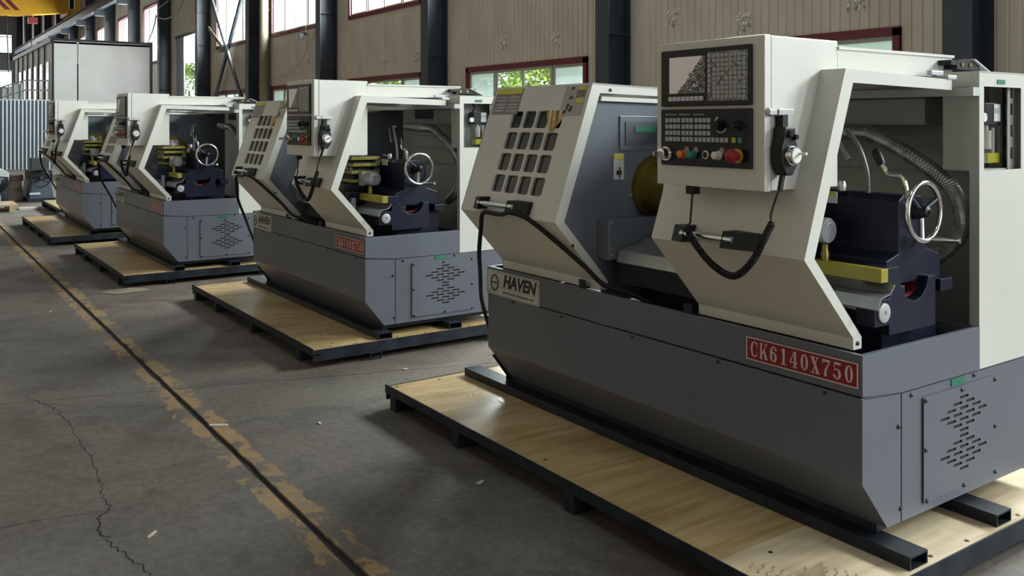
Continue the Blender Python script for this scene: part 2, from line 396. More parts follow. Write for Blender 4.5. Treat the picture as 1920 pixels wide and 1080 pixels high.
for k in range(-3, 15):
    u0 = COL0 + PITCH * k
    for j in range(6):
        u = u0 + PW * j
        if k == 5 and 2 <= j <= 4: panel_at(u, 5.05, HT); continue
        if j in (0, 5): panel_at(u, 0, HT)
        elif k == 5: panel_at(u, 0, HT)
        else: panel_at(u, 0, LZ[0]); panel_at(u, LZ[1], UZ[0]); panel_at(u, UZ[1], HT)
    if k != 5:
        window(k, *LZ, 'low'); window(k, *UZ, 'high')
# small patches of torn foam squares on the panels
random.seed(11)
patchm = noisy('torn_paper', (.28, .25, .21), (.78, .74, .66), 22, .8, lo=.42, hi=.56)
for (u, z) in ((14.4, 3.06), (12.74, 2.98), (9.8, 3.09), (8.42, 2.9), (20.95, 2.89), (19.45, 3.07), (17.9, 3.01), (6.65, 3.02), (24.33, 3.3), (23.94, 3.99), (14.0, 5.2)):
    b_ = B(); s_ = .13
    for i in range(5):
        for j in range(5):
            if random.random() < .68:
                a = -s_ + i * .052; d = -s_ + j * .052; b_.box(a, a + random.uniform(.035, .05), -.012, -.001, d, d + random.uniform(.035, .05))
    b_.box(-s_ - .01, s_ + .01, -.008, -.001, s_, s_ + .012).box(-s_ - .01, s_ + .01, -.008, -.001, -s_ - .012, -s_)
    b_.obj('adhesive_patch', patchm, wall, loc=(-u, 0, z))
# sliding door leaf pushed aside in the tall doorway
dr = struct(empty('door_1', (-(COL0 + PITCH * 5 + 2 * PW), WALL, 0)))
B().box(1.75, 3 * PW, .02, .07, 0, 5.0).obj('door_leaf', mat('door_leaf_grey', (.28, .31, .36), .3), dr)
B().box(-.05, 3 * PW + .05, -.03, .1, 5.0, 5.12).obj('door_head', bluegrey, dr)

# columns
for k in range(-2, 16):
    u = COL0 + PITCH * k
    c = struct(empty('column_%d' % (k + 3), (-u, WALL, 0))); 
    b_ = B(); b_.box(-.16, .16, -.50, -.485, 0, HT).obj('flange', bluegrey, c)
    B().box(-.16, .16, -.045, -.03, 0, HT).obj('flange', bluegrey, c)
    B().box(-.006, .006, -.486, -.045, 0, HT).obj('web', bluegrey, c)
    st = B()
    for z in (1.2, 2.9, 4.4, 5.6, 6.9): st.box(.006, .15, -.485, -.045, z, z + .012).box(-.15, -.006, -.485, -.045, z, z + .012)
    st.obj('stiffener', bluegrey, c)
    B().box(-.14, .14, -1.0, -.5, 7.15, 7.45).obj('crane_bracket', bluegrey, c)
rb = struct(empty('trim_1', (0, 9.0, 7.45)))
B().box(-12, 91, -.13, .13, 0, .02).box(-12, 91, -.15, .15, .46, .48).box(-12, 91, -.01, .01, .02, .46).obj('runway_beam', bluegrey, rb)
B().box(-12, 91, -.03, .03, .48, .56).obj('rail', steel, rb)
# wall girts behind (dark horizontal) at high window heads
# cross bracing in the bay u 28..34
xb = struct(empty('trim_2', (0, 9.45, 0)))
def bar(p0, p1, wd, th=.012):
    p0 = Vector(p0); p1 = Vector(p1); t = (p1 - p0).normalized(); s_ = Vector((t.z, 0, -t.x)) * wd / 2; b_ = B()
    return b_.prism([tuple(p0 - s_), tuple(p0 + s_), tuple(p1 + s_), tuple(p1 - s_)], (0, th, 0))
for (p0, p1) in (((28.4, 0, 1.3), (33.6, 0, 7.0)), ((33.6, .1, 1.3), (28.4, .1, 7.0))):
    bar(p0, p1, .17).obj('brace', bluegrey, xb)
    bar((p0[0], p0[1] + .012, p0[2]), (p1[0], p1[1] + .012, p1[2]), .05, .08).obj('brace', bluegrey, xb)
B().box(30.6, 31.4, -.08, .0, 3.95, 4.12).obj('gusset', bluegrey, xb)
bar((32.6, -.1, 4.9), (30.9, -.1, 4.05), .14).obj('strut', pipebeige, xb)
# drain pipe
dp = empty('drain_pipe', (-27.45, 9.6, 0), 'beige vertical drain pipe beside the dark steel column on the window wall', 'pipe')
B(False).lathe((0, 0, 0), (0, 0, 1), [(0, .15), (HT, .15)], 14).obj('pipe', pipebeige, dp, smooth=True)
for z in (2.6, 5.0, 7.2): B(False).lathe((0, 0, z), (0, 0, 1), [(0, .165), (.07, .165)], 14).obj('collar', pipebeige, dp, smooth=True)

# other sides and roof
struct(B().box(-12, 94, -10.2, -10, 0, HT).obj('wall_left', plainwall))
nw = struct(empty('wall_near', (12, 0, 0)))
B(False).box(0, .2, -10, -1.2, 0, HT).box(0, .2, 8.2, WALL, 0, HT).box(0, .2, -1.2, 8.2, 6.2, HT).obj('wall_sheet', plainwall, nw)
fw_ = struct(empty('wall_far', (-92, 0, 0)))
FV = (-5.5, .2, 5.3)
fb = B(False); fb.holes((-10, WALL), (0, HT), [(v, v + 3.6, 4.7, 6.2) for v in FV] + [(v, v + 3.6, 7.8, 9.4) for v in FV], lambda a, d, t: (-t, a, d), .1)
fb.obj('wall_sheet', noisy('far_wall', (.30, .31, .32), (.38, .39, .40), 1, .7), fw_)
for v in FV:
    for z in (4.7, 7.8):
        B(False).box(-.06, -.04, v, v + 3.6, z, z + 1.5).obj('pane', clearglass, fw_)
        B(False).box(0, .04, v - .06, v, z - .06, z + 1.46).box(0, .04, v + 3.6, v + 3.66, z - .06, z + 1.46).box(0, .04, v, v + 3.6, z - .06, z).box(0, .04, v, v + 3.6, z + 1.4, z + 1.46).obj('window_frame', bluegrey, fw_)
rf = struct(empty('ceiling', (0, 0, HT)))
B().holes((-12, 94), (-10.2, WALL + .1), [(-3.5 + 10 * k, 1.5 + 10 * k, -1.8, -.2) for k in range(6)], lambda a, d, t: (a, d, t), .1).obj('roof_sheet', roofm, rf)
for k in range(18):
    u = -9.4 + PITCH * k
    B().box(u - .1, u + .1, -10, WALL, -.5, -.02).obj('rafter', bluegrey, rf)

# ------------------------------------------------------------------ trees outside
def tree(u, v, h, rad, n, seed, label):
    random.seed(seed); r = empty('tree', (-u, v, -.05), label, 'tree', None)
    B(False).tube([(0, 0, 0), (.05, 0, h * .3), (0, .05, h * .7)], .1, 8, rs=[.14, .11, .05]).obj('trunk', barkm, r, smooth=True)
    vs = []; fs = []
    cl = [(random.gauss(0, rad * .45), random.gauss(0, rad * .4), random.uniform(.12, .95) * h, random.uniform(.35, .75) * rad * .6) for _ in range(26)]
    for i in range(n):
        c = random.choice(cl); d = Vector((random.gauss(0, 1), random.gauss(0, 1), random.gauss(0, 1))).normalized() * c[3] * random.random() ** .4
        p = Vector(c[:3]) + d; a = Vector((random.gauss(0, 1), random.gauss(0, 1), random.gauss(0, .6))).normalized(); b_ = a.orthogonal().normalized(); s_ = random.uniform(.05, .1)
        o = len(vs); vs += [tuple(p - a * s_), tuple(p + b_ * s_ * .5), tuple(p + a * s_), tuple(p - b_ * s_ * .5)]; fs.append((o, o + 1, o + 2, o + 3))
    B(False).add(vs, fs).obj('foliage', leafm, r, kind='stuff')
tl = [(9.6, 14.0, 3.4, 1.6, 'leafy green tree outside the window behind the right-hand machine roof'),
      (24.6, 16.0, 4.2, 1.8, 'leafy green tree outside the four-pane window, behind its left panes'),
      (17.9, 13.6, 3.4, 1.5, 'leafy green tree outside, right of the four-pane window centre'),
      (39.0, 14.2, 4.0, 2.0, 'leafy tree outside the small low window left of the second machine cabinet'),
      (47.5, 12.6, 4.6, 1.8, 'bright green tree seen through the tall open doorway'),
      (28.5, 14.0, 3.6, 1.9, 'green tree outside behind the low window over the second machine')]
for i, (u, v, h, r_, lb) in enumerate(tl): tree(u, v, h, r_, 5200, 20 + i, lb)

# ------------------------------------------------------------------ the lathe
GL = 'row of machines on plywood pallets'
root = empty('cnc_lathe', (0, 0, 0))
K = (-.21, 1.075); T = (0.0, 1.675); A2 = (.04, .80); A1 = (.04, .762)
def P(name, m, parent=None, **kw): return kw
def part(b, name, m, parent=root, **kw): return b.obj(name, m, parent, **kw)
# base cabinet
prof = [(0, .624), (0, .35), (.135, .182), (1.10, .182), (1.10, .624)]
part(B().yz(prof, .006, 2.158), 'base_cabinet', grey, bevel=.003)
part(B().yz([(0, .622), (0, .352), (.135, .184), (.212, .184), (.212, .606)], 0, .006), 'corner_panel', grey)
part(B().yz([(.217, .606), (.217, .184), (1.10, .184), (1.10, .603)], -.001, .006), 'end_panel', grey)
tr = B(); tr.yz([(-.003, .632), (.215, .611), (.706, .608), (.706, .761), (-.003, .761)], -.003, .006)
tr.box(.006, 2.16, -.003, .006, .632, .761).box(2.152, 2.16, .006, .706, .632, .761).box(.006, 2.152, .700, .706, .632, .761)
tr.box(-.003, 2.16, -.003, .016, .757, .763).box(-.003, .016, .016, .706, .757, .763).box(2.142, 2.16, .016, .706, .757, .763)
part(tr, 'chip_tray', grey, bevel=.0015)
part(B().box(.006, 2.152, .006, 1.08, .625, .629), 'tray_floor', navy)
part(B().box(.04, 2.15, .138, 1.05, .153, .184), 'plinth', steelblack)
fb = B()
for n_ in (.2, 1.95):
    for y_ in (.3, .9): part(B().box(n_ - .05, n_ + .05, y_ - .04, y_ + .06, .153, .19), 'levelling_foot', steelblack)
part(B().yz([(.12, .18), (.03, .30), (.06, .30), (.2, .154), (.12, .154)], 2.16, 2.17), 'foot_gusset', steelblack)
# vent cover with slots
rows = [1, 2, 3, 4, 3, 2, 1]
vc = B(); y0, y1 = .335, .81; z1 = .573; z0 = .214; holes = []
yc = .59; p_ = .0355; sl = .057; gp = .082
allrows = []
zz = .534
for g in range(2):
    for rI, cnt in enumerate([1, 2, 3, 4, 3, 2, 1]):
        allrows.append((zz, cnt, 0)); zz -= .0193
    zz += 0
zs = [z for z, c, s in allrows]
cuts = [z1] + [z - .0096 for z in zs]
prev = z1
for i, (z, c, s) in enumerate(allrows):
    ztop = prev; zbot = z - .0096 if i < len(allrows) - 1 else z0
    hs = [(yc + (j - (c - 1) / 2) * gp - sl / 2, yc + (j - (c - 1) / 2) * gp + sl / 2, z - .0048, z + .0048) for j in range(c)]
    vc.holes((y0, y1), (zbot, ztop), hs, lambda a, d, t: (-.008 + t, a, d), .003); prev = zbot
vent = part(vc, 'vent_cover', grey)
part(B().box(-.003, -.0015, y0 + .01, y1 - .01, z0 + .01, z1 - .01), 'vent_shade', dark, parent=vent)  # dark sheet painted in for the unlit inside behind the slots
scr = B(); scr.lathe((0, 0, 0), (-1, 0, 0), [(0, .0075), (.004, .0075), (.006, .004), (.006, 0)], 8); scr_me = scr.mesh('screw', mat('screw_black', (.01, .01, .01), .4))
scy = B(); scy.lathe((0, 0, 0), (0, -1, 0), [(0, .007), (.003, .007), (.005, .004), (.005, 0)], 8); scy_me = scy.mesh('screw', MATS['screw_black'])
scw = B(); scw.lathe((0, 0, 0), (-1, 0, 0), [(0, .007), (.003, .007), (.005, .004), (.005, 0)], 8); scw_me = scw.mesh('screw', steel)
def screw(me, n, y, z, parent=root): return link('screw', me, parent, (-n, y, z))
for y, z in ((.197, .501), (.209, .229), (.271, .592), (.667, .595), (.345, .562), (.80, .560), (.345, .395), (.802, .388), (.351, .222), (.802, .220), (.575, .560), (.585, .222)):
    screw(scr_me, -.001 if y < .3 or y > .6 and z > .59 else -.008, y, z)
for n in (1.932, 1.543, 1.069, .601, .137): screw(scy_me, n, 0, .612)
part(B().box(-.004, -.001, .515, .597, .580, .604), 'label_sticker', glabel, label='green label strip')
# number plate and name plate
mp_ = part(B().box(.010, .460, -.007, -.003, .656, .737), 'model_plate', redplate, label='red plate with pale lettering')
fr = B(); t = .004
fr.box(.010, .460, -.009, -.007, .656, .656 + t).box(.010, .460, -.009, -.007, .737 - t, .737).box(.010, .010 + t, -.009, -.007, .656, .737).box(.460 - t, .460, -.009, -.007, .656, .737)
part(fr, 'plate_border', letterpale, parent=mp_)
def glyph(ch):
    """condensed fat-face serif digits and letters as polygons in a 0..1 x 0..1 cell"""
    o = []
    R = lambda x0, y0, x1, y1: o.append([(x0, y0), (x1, y0), (x1, y1), (x0, y1)])
    def ring(cx, cy, rx, ry, ix, iy, a0=0, a1=2 * PI, n=24):
        for i in range(n):
            a = a0 + (a1 - a0) * i / n; b_ = a0 + (a1 - a0) * (i + 1) / n
            o.append([(cx + rx * math.cos(a), cy + ry * math.sin(a)), (cx + rx * math.cos(b_), cy + ry * math.sin(b_)), (cx + ix * math.cos(b_), cy + iy * math.sin(b_)), (cx + ix * math.cos(a), cy + iy * math.sin(a))])
    if ch == '0': ring(.5, .5, .42, .5, .17, .44)
    if ch == 'C':
        ring(.55, .5, .47, .5, .24, .44, .9, 2 * PI - .9); R(.84, .66, .93, .98); R(.84, .10, .90, .30)
    if ch == 'K':
        R(.08, 0, .30, 1); R(0, .95, .40, 1); R(0, 0, .40, .05); o.append([(.30, .40), (.80, .97), (.90, .97), (.30, .28)]); o.append([(.40, .52), (.58, .68), (.98, .03), (.72, .03)]); R(.60, .95, 1, 1); R(.58, 0, 1.05, .05)
    if ch == '6':
        ring(.5, .31, .42, .31, .15, .26); ring(.56, .5, .48, .5, .22, .45, PI * .5, PI); ring(.56, .5, .38, .5, .22, .45, PI * .22, PI * .5, 8); R(.68, .72, .88, .84)
    if ch == '1': R(.38, .04, .64, 1); R(.18, 0, .84, .05); o.append([(.14, .80), (.38, .92), (.38, 1), (.14, .84)])
    if ch == '4': R(.52, .03, .76, 1); R(.36, 0, .92, .05); o.append([(.02, .26), (.02, .34), (.52, 1), (.60, 1), (.14, .34), (.14, .26)]); R(.02, .26, .96, .34)
    if ch == 'X': o.append([(.04, .97), (.34, .97), (.96, .03), (.66, .03)]); o.append([(.72, .97), (.80, .97), (.26, .03), (.16, .03)]); R(0, .95, .44, 1); R(.58, .95, .96, 1); R(.02, 0, .40, .05); R(.54, 0, 1.02, .05)
    if ch == '7': R(.08, .86, .94, 1); R(.08, .72, .14, 1); o.append([(.82, .88), (.94, .88), (.56, .38), (.56, 0), (.28, 0), (.34, .40)])
    if ch == '5': R(.18, .86, .84, 1); R(.16, .50, .22, 1); ring(.46, .32, .42, .32, .15, .27, -PI * .85, PI * .72, 20); R(.06, .12, .26, .26)
    return o
b_ = B(); s = 'CK6140X750'; cw = .0345; gh = .055; st = .0425
for i, ch in enumerate(s):
    x0 = .010 + .450 - .017 - i * st
    for poly in glyph(ch): b_.prism([(x0 - p[0] * cw, -.0078, .669 + p[1] * gh) for p in poly], (0, .0008, 0))
part(b_, 'lettering', letterpale, parent=mp_)
np_ = part(B().box(1.707, 2.156, -.008, -.003, .628, .751), 'name_plate', silverplate, label='silver plate with black lettering')
fr = B(); t = .0015
fr.box(1.712, 2.151, -.009, -.008, .633, .633 + t).box(1.712, 2.151, -.009, -.008, .746 - t, .746).box(1.712, 1.712 + t, -.009, -.008, .633, .746).box(2.151 - t, 2.151, -.009, -.008, .633, .746)
part(fr, 'plate_border', inkgrey, parent=np_)
me = text_mesh('HAVEN', .083, .25, .0036, 1.0); me.materials.append(ink); link('lettering', me, np_, (-1.872, -.0085, .705))
B().box(1.73, 2.03, -.0088, -.008, .6705, .672).obj('rule', ink, np_)
me = text_mesh('www.haven-equipment.com', .0235, 0, .0004, 1.0); me.materials.append(inkgrey); link('lettering', me, np_, (-1.880, -.0085, .652))
lg = B(); lg.tube([(2.083 + .031 * math.cos(a), -.0082, .690 + .037 * math.sin(a)) for a in [2 * PI * i / 28 for i in range(28)]], .0035, 6, closed=True)
for i in range(16):
    a = 2 * PI * i / 16; lg.box(2.083 + .036 * math.cos(a) - .002, 2.083 + .036 * math.cos(a) + .002, -.009, -.008, .690 + .042 * math.sin(a) - .002, .690 + .042 * math.sin(a) + .002)
lg.obj('emblem', ink, np_)
me = text_mesh('HAVEN', .013, 0, .0002, 1.0); me.materials.append(ink); link('lettering', me, np_, (-2.083, -.0085, .690))

# ---- cover shells (fixed headstock cover and sliding door share the same kinked profile)
def off(p, d): return (p[0] + d, p[1])
def slant(n, s, t):        # point on the upper slope; s = 0 at the kink, 1 at the top; t = depth behind the face
    dy = T[0] - K[0]; dz = T[1] - K[1]; l = math.hypot(dy, dz); return (n, K[0] + dy * s + t * dz / l, K[1] + dz * s - t * dy / l)
def shell(n0, n1, name, label, yback):
    d = part(B().strip([K, A2, A1], [off(K, .014), off(A2, .014), off(A1, .014)], n0 + .012, n1 - .012), name, white, label=label)
    fl_out = [A1, A2, K, T]; fl_in = [(.085, .762), (.085, .80), (-.160, 1.075), (.040, 1.630)]
    for a in (n0, n1 - .012):
        b_ = B().strip(fl_out, fl_in, a, a + .012); b_.yz([T, (yback, 1.655), (yback, 1.618), (.040, 1.630)], a, a + .012)
        part(b_, 'edge_flange', white, parent=d)
    part(B().prism([(n0, T[0], T[1]), (n1, T[0], T[1]), (n1, yback, 1.655), (n0, yback, 1.655)], (0, 0, -.008)), 'top_sheet', white, parent=d)
    return d
def handle(parent, n0, n1, z):
    s_ = (z - K[1]) / (T[1] - K[1]); y = K[0] + (T[0] - K[0]) * s_
    h = part(B().lathe((n0, y - .045, z), (1, 0, 0), [(.08, .0125), (n1 - n0 - .05, .0125)], 12), 'door_handle', chrome, parent=parent, smooth=True, label='chrome grab bar with black ends')
    for a, b2 in ((n0, n0 + .12), (n1 - .07, n1)):
        far = a != n0
        e = B(); 
        if not far: e.prism([(a, y - .005, z - .03), (a, y - .03, z - .03), (b2, y - .068, z - .028), (b2, y - .005, z - .028)], (0, .018, .055))
        else: e.prism([(a, y - .005, z - .028), (a, y - .068, z - .028), (b2, y - .045, z - .03), (b2, y - .005, z - .03)], (0, .018, .055))
        part(e, 'handle_end', black, parent=h)
    return h
HS = shell(1.32, 2.075, 'headstock_cover', 'cream cover with a grid of dark panes', .62)
cols = [1.468, 1.572, 1.676, 1.780]; hw = .044
holes = []
for r_ in range(4):
    for c_ in range(4):
        zc = 1.515 - .1 * r_; sc_ = (zc - K[1]) / (T[1] - K[1]); holes.append((cols[c_], cols[c_] + .088, sc_ - .067, sc_ + .067))
ub = B().holes((1.332, 2.063), (0, 1), holes, slant, .012)
for h in holes:             # rounded (chamfered) corners of each opening
    for (a, sa) in ((h[0], 1), (h[1], -1)):
        for (d_, sd) in ((h[2], 1), (h[3], -1)):
            ub.prism([slant(a, d_, 0), slant(a + sa * .012, d_, 0), slant(a + sa * .0035, d_ + sd * .006, 0), slant(a, d_ + sd * .02, 0)], tuple(x - y for x, y in zip(slant(a, d_, .012), slant(a, d_, 0))))
uf = part(ub, 'upper_front', white, parent=HS)
HS['label'] = 'cream cover panel over the headstock'
for h in holes:
    part(B().prism([slant(h[0] - .01, h[2] - .02, .013), slant(h[1] + .01, h[2] - .02, .013), slant(h[1] + .01, h[3] + .02, .013), slant(h[0] - .01, h[3] + .02, .013)], (0, .003, -.001)), 'window_pane', darkpane, parent=HS)
part(B().prism([slant(1.45, .03, .03), slant(1.95, .03, .03), slant(1.95, .9, .03), slant(1.45, .9, .03)], (0, .004, -.001)), 'interior_shade', dark, parent=HS)  # added dark sheet, stands for the shaded hollow behind the panes
part(B().yz([A1, A2, K, T, (.62, 1.655), (.62, .762)], 2.076, 2.08), 'side_sheet', mat('side_dark', (.08, .08, .08), .5), parent=HS)
handle(HS, 1.51, 1.925, 1.122)
def sticker(n0, n1, s0, s1, m, parent, name='warning_sticker', t=-.0012, th=.001):
    q = lambda a, s_: slant(a, s_, t)
    return part(B().prism([q(n0, s0), q(n1, s0), q(n1, s1), q(n0, s1)], (0, .0008, 0)), name, m, parent=parent)
stA = sticker(1.83, 2.055, .775, .985, noisy('sticker_grey', (.16, .15, .155), (.24, .225, .225), 12, .5), HS)
stA['label'] = 'grey instruction sticker with yellow header'
B_ = B(); q = lambda a, s_, t=-.003: slant(a, s_, t)
B_.prism([q(1.835, .94), q(2.05, .94), q(2.05, .983), q(1.835, .983)], (0, .001, 0)); part(B_, 'sticker_header', ylabel, parent=HS)
B_ = B()
for c0, c1 in ((1.845, 1.93), (1.955, 2.04)):
    for s_ in (.80, .825, .85, .885, .91): B_.prism([q(c0, s_), q(c1, s_), q(c1, s_ + .007), q(c0, s_ + .007)], (0, .001, 0))
part(B_, 'sticker_text', plabel, parent=HS, kind='stuff')
stB = sticker(1.345, 1.50, .76, .985, mat('sticker_beige', (.36, .34, .32), .5), HS); stB['label'] = 'warning sticker with pictograms'
B_ = B()
for a, b2, s0, s1 in ((1.35, 1.40, .95, .98), (1.35, 1.405, .85, .885)): B_.prism([q(a, s0), q(b2, s0), q(b2, s1), q(a, s1)], (0, .001, 0))
part(B_, 'sticker_header', ylabel, parent=HS)
B_ = B()
for a, b2, s0, s1 in ((1.44, 1.455, .955, .975), (1.435, 1.46, .885, .905), (1.44, 1.47, .83, .84), (1.45, 1.46, .80, .85), (1.42, 1.44, .79, .83), (1.46, 1.48, .775, .80)): B_.prism([q(a, s0), q(b2, s0), q((a + b2) / 2, s1), q(a - .004, s1)], (0, .001, 0))
for k in range(4): B_.prism([q(1.35, .90 + .013 * k), q(1.41, .90 + .013 * k), q(1.41, .905 + .013 * k), q(1.35, .905 + .013 * k)], (0, .001, 0))
part(B_, 'sticker_text', ink, parent=HS, kind='stuff')
B_ = B(); B_.prism([q(1.60, .80, -.002), q(1.475, .80, -.002), q(1.455, .765, -.002), q(1.515, .625, -.002), q(1.545, .66, -.002)], (0, .001, 0)); part(B_, 'picture_sticker', sparkm, parent=HS, label='golden picture sticker on the top right pane')
# second white rail and grey headstock wall
part(B().yz([(.05, 1.615), (.75, 1.603), (.75, 1.583), (.045, 1.596)], 1.318, 1.33), 'inner_rail', white, parent=HS)
hw_ = part(B().yz([(.07, .70), (.07, .79), (-.175, 1.075), (.03, 1.60), (.98, 1.60), (.98, .70)], 1.34, 1.352), 'headstock_wall', wallgrey, label='blue-grey inner wall plate')
for y, z in ((.02, 1.57), (.24, 1.17), (.10, 1.065), (.20, 1.03), (.12, .87), (.26, 1.05)): screw(scw_me, 1.34, y, z, hw_)
for y, z in ((-.145, 1.02 - .05), (.07, 1.645), (.45, 1.645)): screw(scr_me, 1.32, y + .03, z, HS)
part(B().box(1.333, 1.34, .17, .46, 1.375, 1.53), 'access_plate', wallgrey, parent=hw_, bevel=.002)
part(B().box(1.329, 1.334, .20, .46, 1.40, 1.505), 'access_plate', mat('access_dark', (.07, .078, .09), .4), parent=hw_)
part(B().box(1.326, 1.329, .255, .385, 1.455, 1.482), 'label_sticker', glabel, parent=hw_)
part(B().box(1.336, 1.34, .135, .195, 1.245, 1.36), 'warning_sticker', plabel, parent=hw_)
part(B().box(1.334, 1.336, .138, .192, 1.335, 1.358), 'sticker_header', ylabel, parent=hw_)
part(B().box(1.334, 1.336, .15, .18, 1.265, 1.285).box(1.334, 1.336, .165, .172, 1.25, 1.266).box(1.334, 1.336, .165, .172, 1.284, 1.30), 'sticker_text', ink, parent=hw_, kind='stuff')
part(B().box(1.26, 1.34, .04, .6, .90, 1.075), 'lower_guard', wallgrey, parent=hw_, bevel=.006)
for y, z in ((.055, 1.06), (.055, .92), (.07, .83)): screw(scw_me, 1.258 if z > .85 else 1.34, y, z, hw_)
ch = part(B().lathe((1.34, .40, 1.2), (-1, 0, 0), [(0, .155), (.03, .155), (.03, .125), (.17, .125), (.175, .115), (.175, .03), (.17, 0)], 32), 'chuck', brass, smooth=True, label='oiled golden lathe chuck')
for k in range(3):
    a = PI / 2 + k * 2 * PI / 3; c_, s_ = math.cos(a), math.sin(a)
    j = B()
    e = [(.03, -.018), (.12, -.018), (.12, .018), (.03, .018)]
    j.prism([(1.165, .40 + x * c_ - y * s_, 1.2 + x * s_ + y * c_) for x, y in e], (-.035, 0, 0))
    j.prism([(1.13, .40 + x * c_ - y * s_, 1.2 + x * s_ + y * c_) for x, y in [(.03, -.018), (.08, -.018), (.08, .018), (.03, .018)]], (-.03, 0, 0))
    part(j, 'jaw', steel, parent=ch)
# ---- sliding door
SD = shell(.060, .735, 'sliding_door', 'cream sliding door with control cabinet', .632)
part(B().holes((.072, .723), (0, 1), [], slant, .012), 'upper_front', white, parent=SD)
handle(SD, .235, .600, 1.112)
screw(scr_me, .06, .062, .782, SD)
for n, y in ((.756, .03), (1.40, .03)):
    part(B().box(n - .012, n + .03, y - .02, y - .014, .763, .80).box(n - .012, n + .03, y - .02, y + .01, .763, .768), 'roller_bracket', steelblack, parent=SD if n < 1 else HS)
# ---- control cabinet
CF = -.285
cab = part(B().box(.152, .625, CF + .034, .088, 1.286, 1.774), 'control_cabinet', white, bevel=.003, label='cream box with screen and keys')
part(B().box(.1505, .6265, CF, CF + .030, 1.284, 1.776), 'cabinet_door', white, parent=cab, bevel=.003)
du_ = part(B().box(.196, .595, CF - .012, CF, 1.556, 1.749), 'display_unit', blackgloss, parent=cab, bevel=.003)
part(B().box(.386, .552, CF - .014, CF - .012, 1.600, 1.724), 'screen', screenm, parent=cab, label='screen under a crinkled film')
part(B().box(.207, .376, CF - .0135, CF - .012, 1.572, 1.733), 'keypad_film', filmm, parent=cab)
kb = B()
for r_ in range(10):
    for c_ in range(8):
        if (r_ * 7 + c_ * 3) % 5 == 0 and 1 < r_ < 7: continue
        n_ = .214 + c_ * .0178; z_ = 1.720 - r_ * .0150; kb.box(n_, n_ + .0135, CF - .016, CF - .0135, z_ - .0055, z_ + .0055)
for r_ in range(8): kb.box(.362, .374, CF - .016, CF - .0135, 1.722 - r_ * .0165 - .006, 1.722 - r_ * .0165 + .006)
part(kb, 'keypad', keygrey, parent=cab, kind='stuff')
kb = B()
for c_ in range(8): kb.box(.395 + c_ * .0205, .4115 + c_ * .0205, CF - .016, CF - .012, 1.574, 1.589)
part(kb, 'soft_keys', plabel, parent=cab, kind='stuff')
op = part(B().box(.195, .595, CF - .012, CF, 1.353, 1.546), 'operator_panel', blackgloss, parent=cab, bevel=.003)
part(B().box(.215, .583, CF - .013, CF - .012, 1.428, 1.535), 'panel_overlay', mat('overlay', (.014, .015, .021), .45, spec=.3), parent=cab)
kb = B()
for r_ in range(4):
    for c_ in range(11):
        n_ = .570 - c_ * .0185 - (.004 if c_ > 3 else 0) - (.004 if c_ > 6 else 0); z_ = 1.508 - r_ * .0215; kb.box(n_ - .0145, n_, CF - .0155, CF - .013, z_ - .0075, z_ + .0075)
for c_ in range(4): n_ = .358 - c_ * .019; kb.box(n_ - .0145, n_, CF - .0155, CF - .013, 1.436, 1.451)
for c_ in range(3): kb.box(.52 - c_ * .065, .57 - c_ * .065, CF - .0145, CF - .013, 1.526, 1.529)
part(kb, 'keypad', keygrey, parent=cab, kind='stuff')
part(B().box(.255, .270, CF - .016, CF - .013, 1.435, 1.452), 'key', mat('key_yellow', (.45, .43, .05), .4), parent=cab, label='yellow key')
part(B().box(.230, .245, CF - .016, CF - .013, 1.435, 1.452), 'key', mat('key_green', (.05, .22, .15), .4), parent=cab, label='green key')
for n_, z_, r_ in ((.318, 1.492, .019), (.246, 1.492, .016)):
    part(B().lathe((n_, CF - .012, z_), (0, -1, 0), [(0, r_), (.012, r_), (.012, r_ * .75), (.03, r_ * .7), (.03, 0)], 16), 'selector_knob', black, parent=cab, smooth=True)
part(B().tube([(.318 + .024 * math.cos(a), CF - .0135, 1.492 + .024 * math.sin(a)) for a in [PI * (1.15 + .7 * i / 10) for i in range(11)]], .0022, 5), 'dial_scale', whiteplastic, parent=cab)
part(B().tube([(.318 + .026 * math.cos(a), CF - .0135, 1.494 + .026 * math.sin(a)) for a in [PI * (.12 + .22 * i / 6) for i in range(7)]], .0030, 5), 'dial_scale', whiteplastic, parent=cab)
zb = 1.393
ks = part(B().lathe((.563, CF - .012, zb), (0, -1, 0), [(0, .027), (.006, .027), (.012, .024), (.012, .020), (.035, .019), (.037, .010), (.037, 0)], 20), 'key_switch', chrome, parent=cab, smooth=True)
part(B().box(.560, .566, CF - .078, CF - .048, zb - .008, zb + .008), 'switch_key', steel, parent=cab)
for n_, m_, r_ in ((.482, orange, .0125), (.440, teal, .0125), (.326, whiteplastic, .0125)):
    part(B().lathe((n_, CF - .012, zb), (0, -1, 0), [(0, r_ + .002), (.006, r_ + .002), (.006, r_), (.026, r_), (.028, r_ * .7), (.028, 0)], 16), 'push_button', m_, parent=cab, smooth=True)
    part(B().lathe((n_ - .012, CF - .012, zb + .015), (0, -1, 0), [(0, .011), (.0015, .011), (.0015, 0)], 12), 'legend_plate', mat('legend', (.30, .22, .14), .5), parent=cab)
part(B().tube([(.384 + .012 * math.cos(a), CF - .014, zb + .012 * math.sin(a)) for a in [2 * PI * i / 16 for i in range(16)]], .003, 6, closed=True), 'ring_switch', whiteplastic, parent=cab, smooth=True)
part(B().lathe((.384, CF - .012, zb), (0, -1, 0), [(0, .010), (.006, .010), (.006, 0)], 14), 'push_button', blackgloss, parent=cab, smooth=True)
es = part(B().lathe((.250, CF - .012, zb), (0, -1, 0), [(0, .024), (.002, .024), (.002, 0)], 20), 'emergency_ring', mat('estop_yellow', (.48, .34, .03), .5), parent=cab)
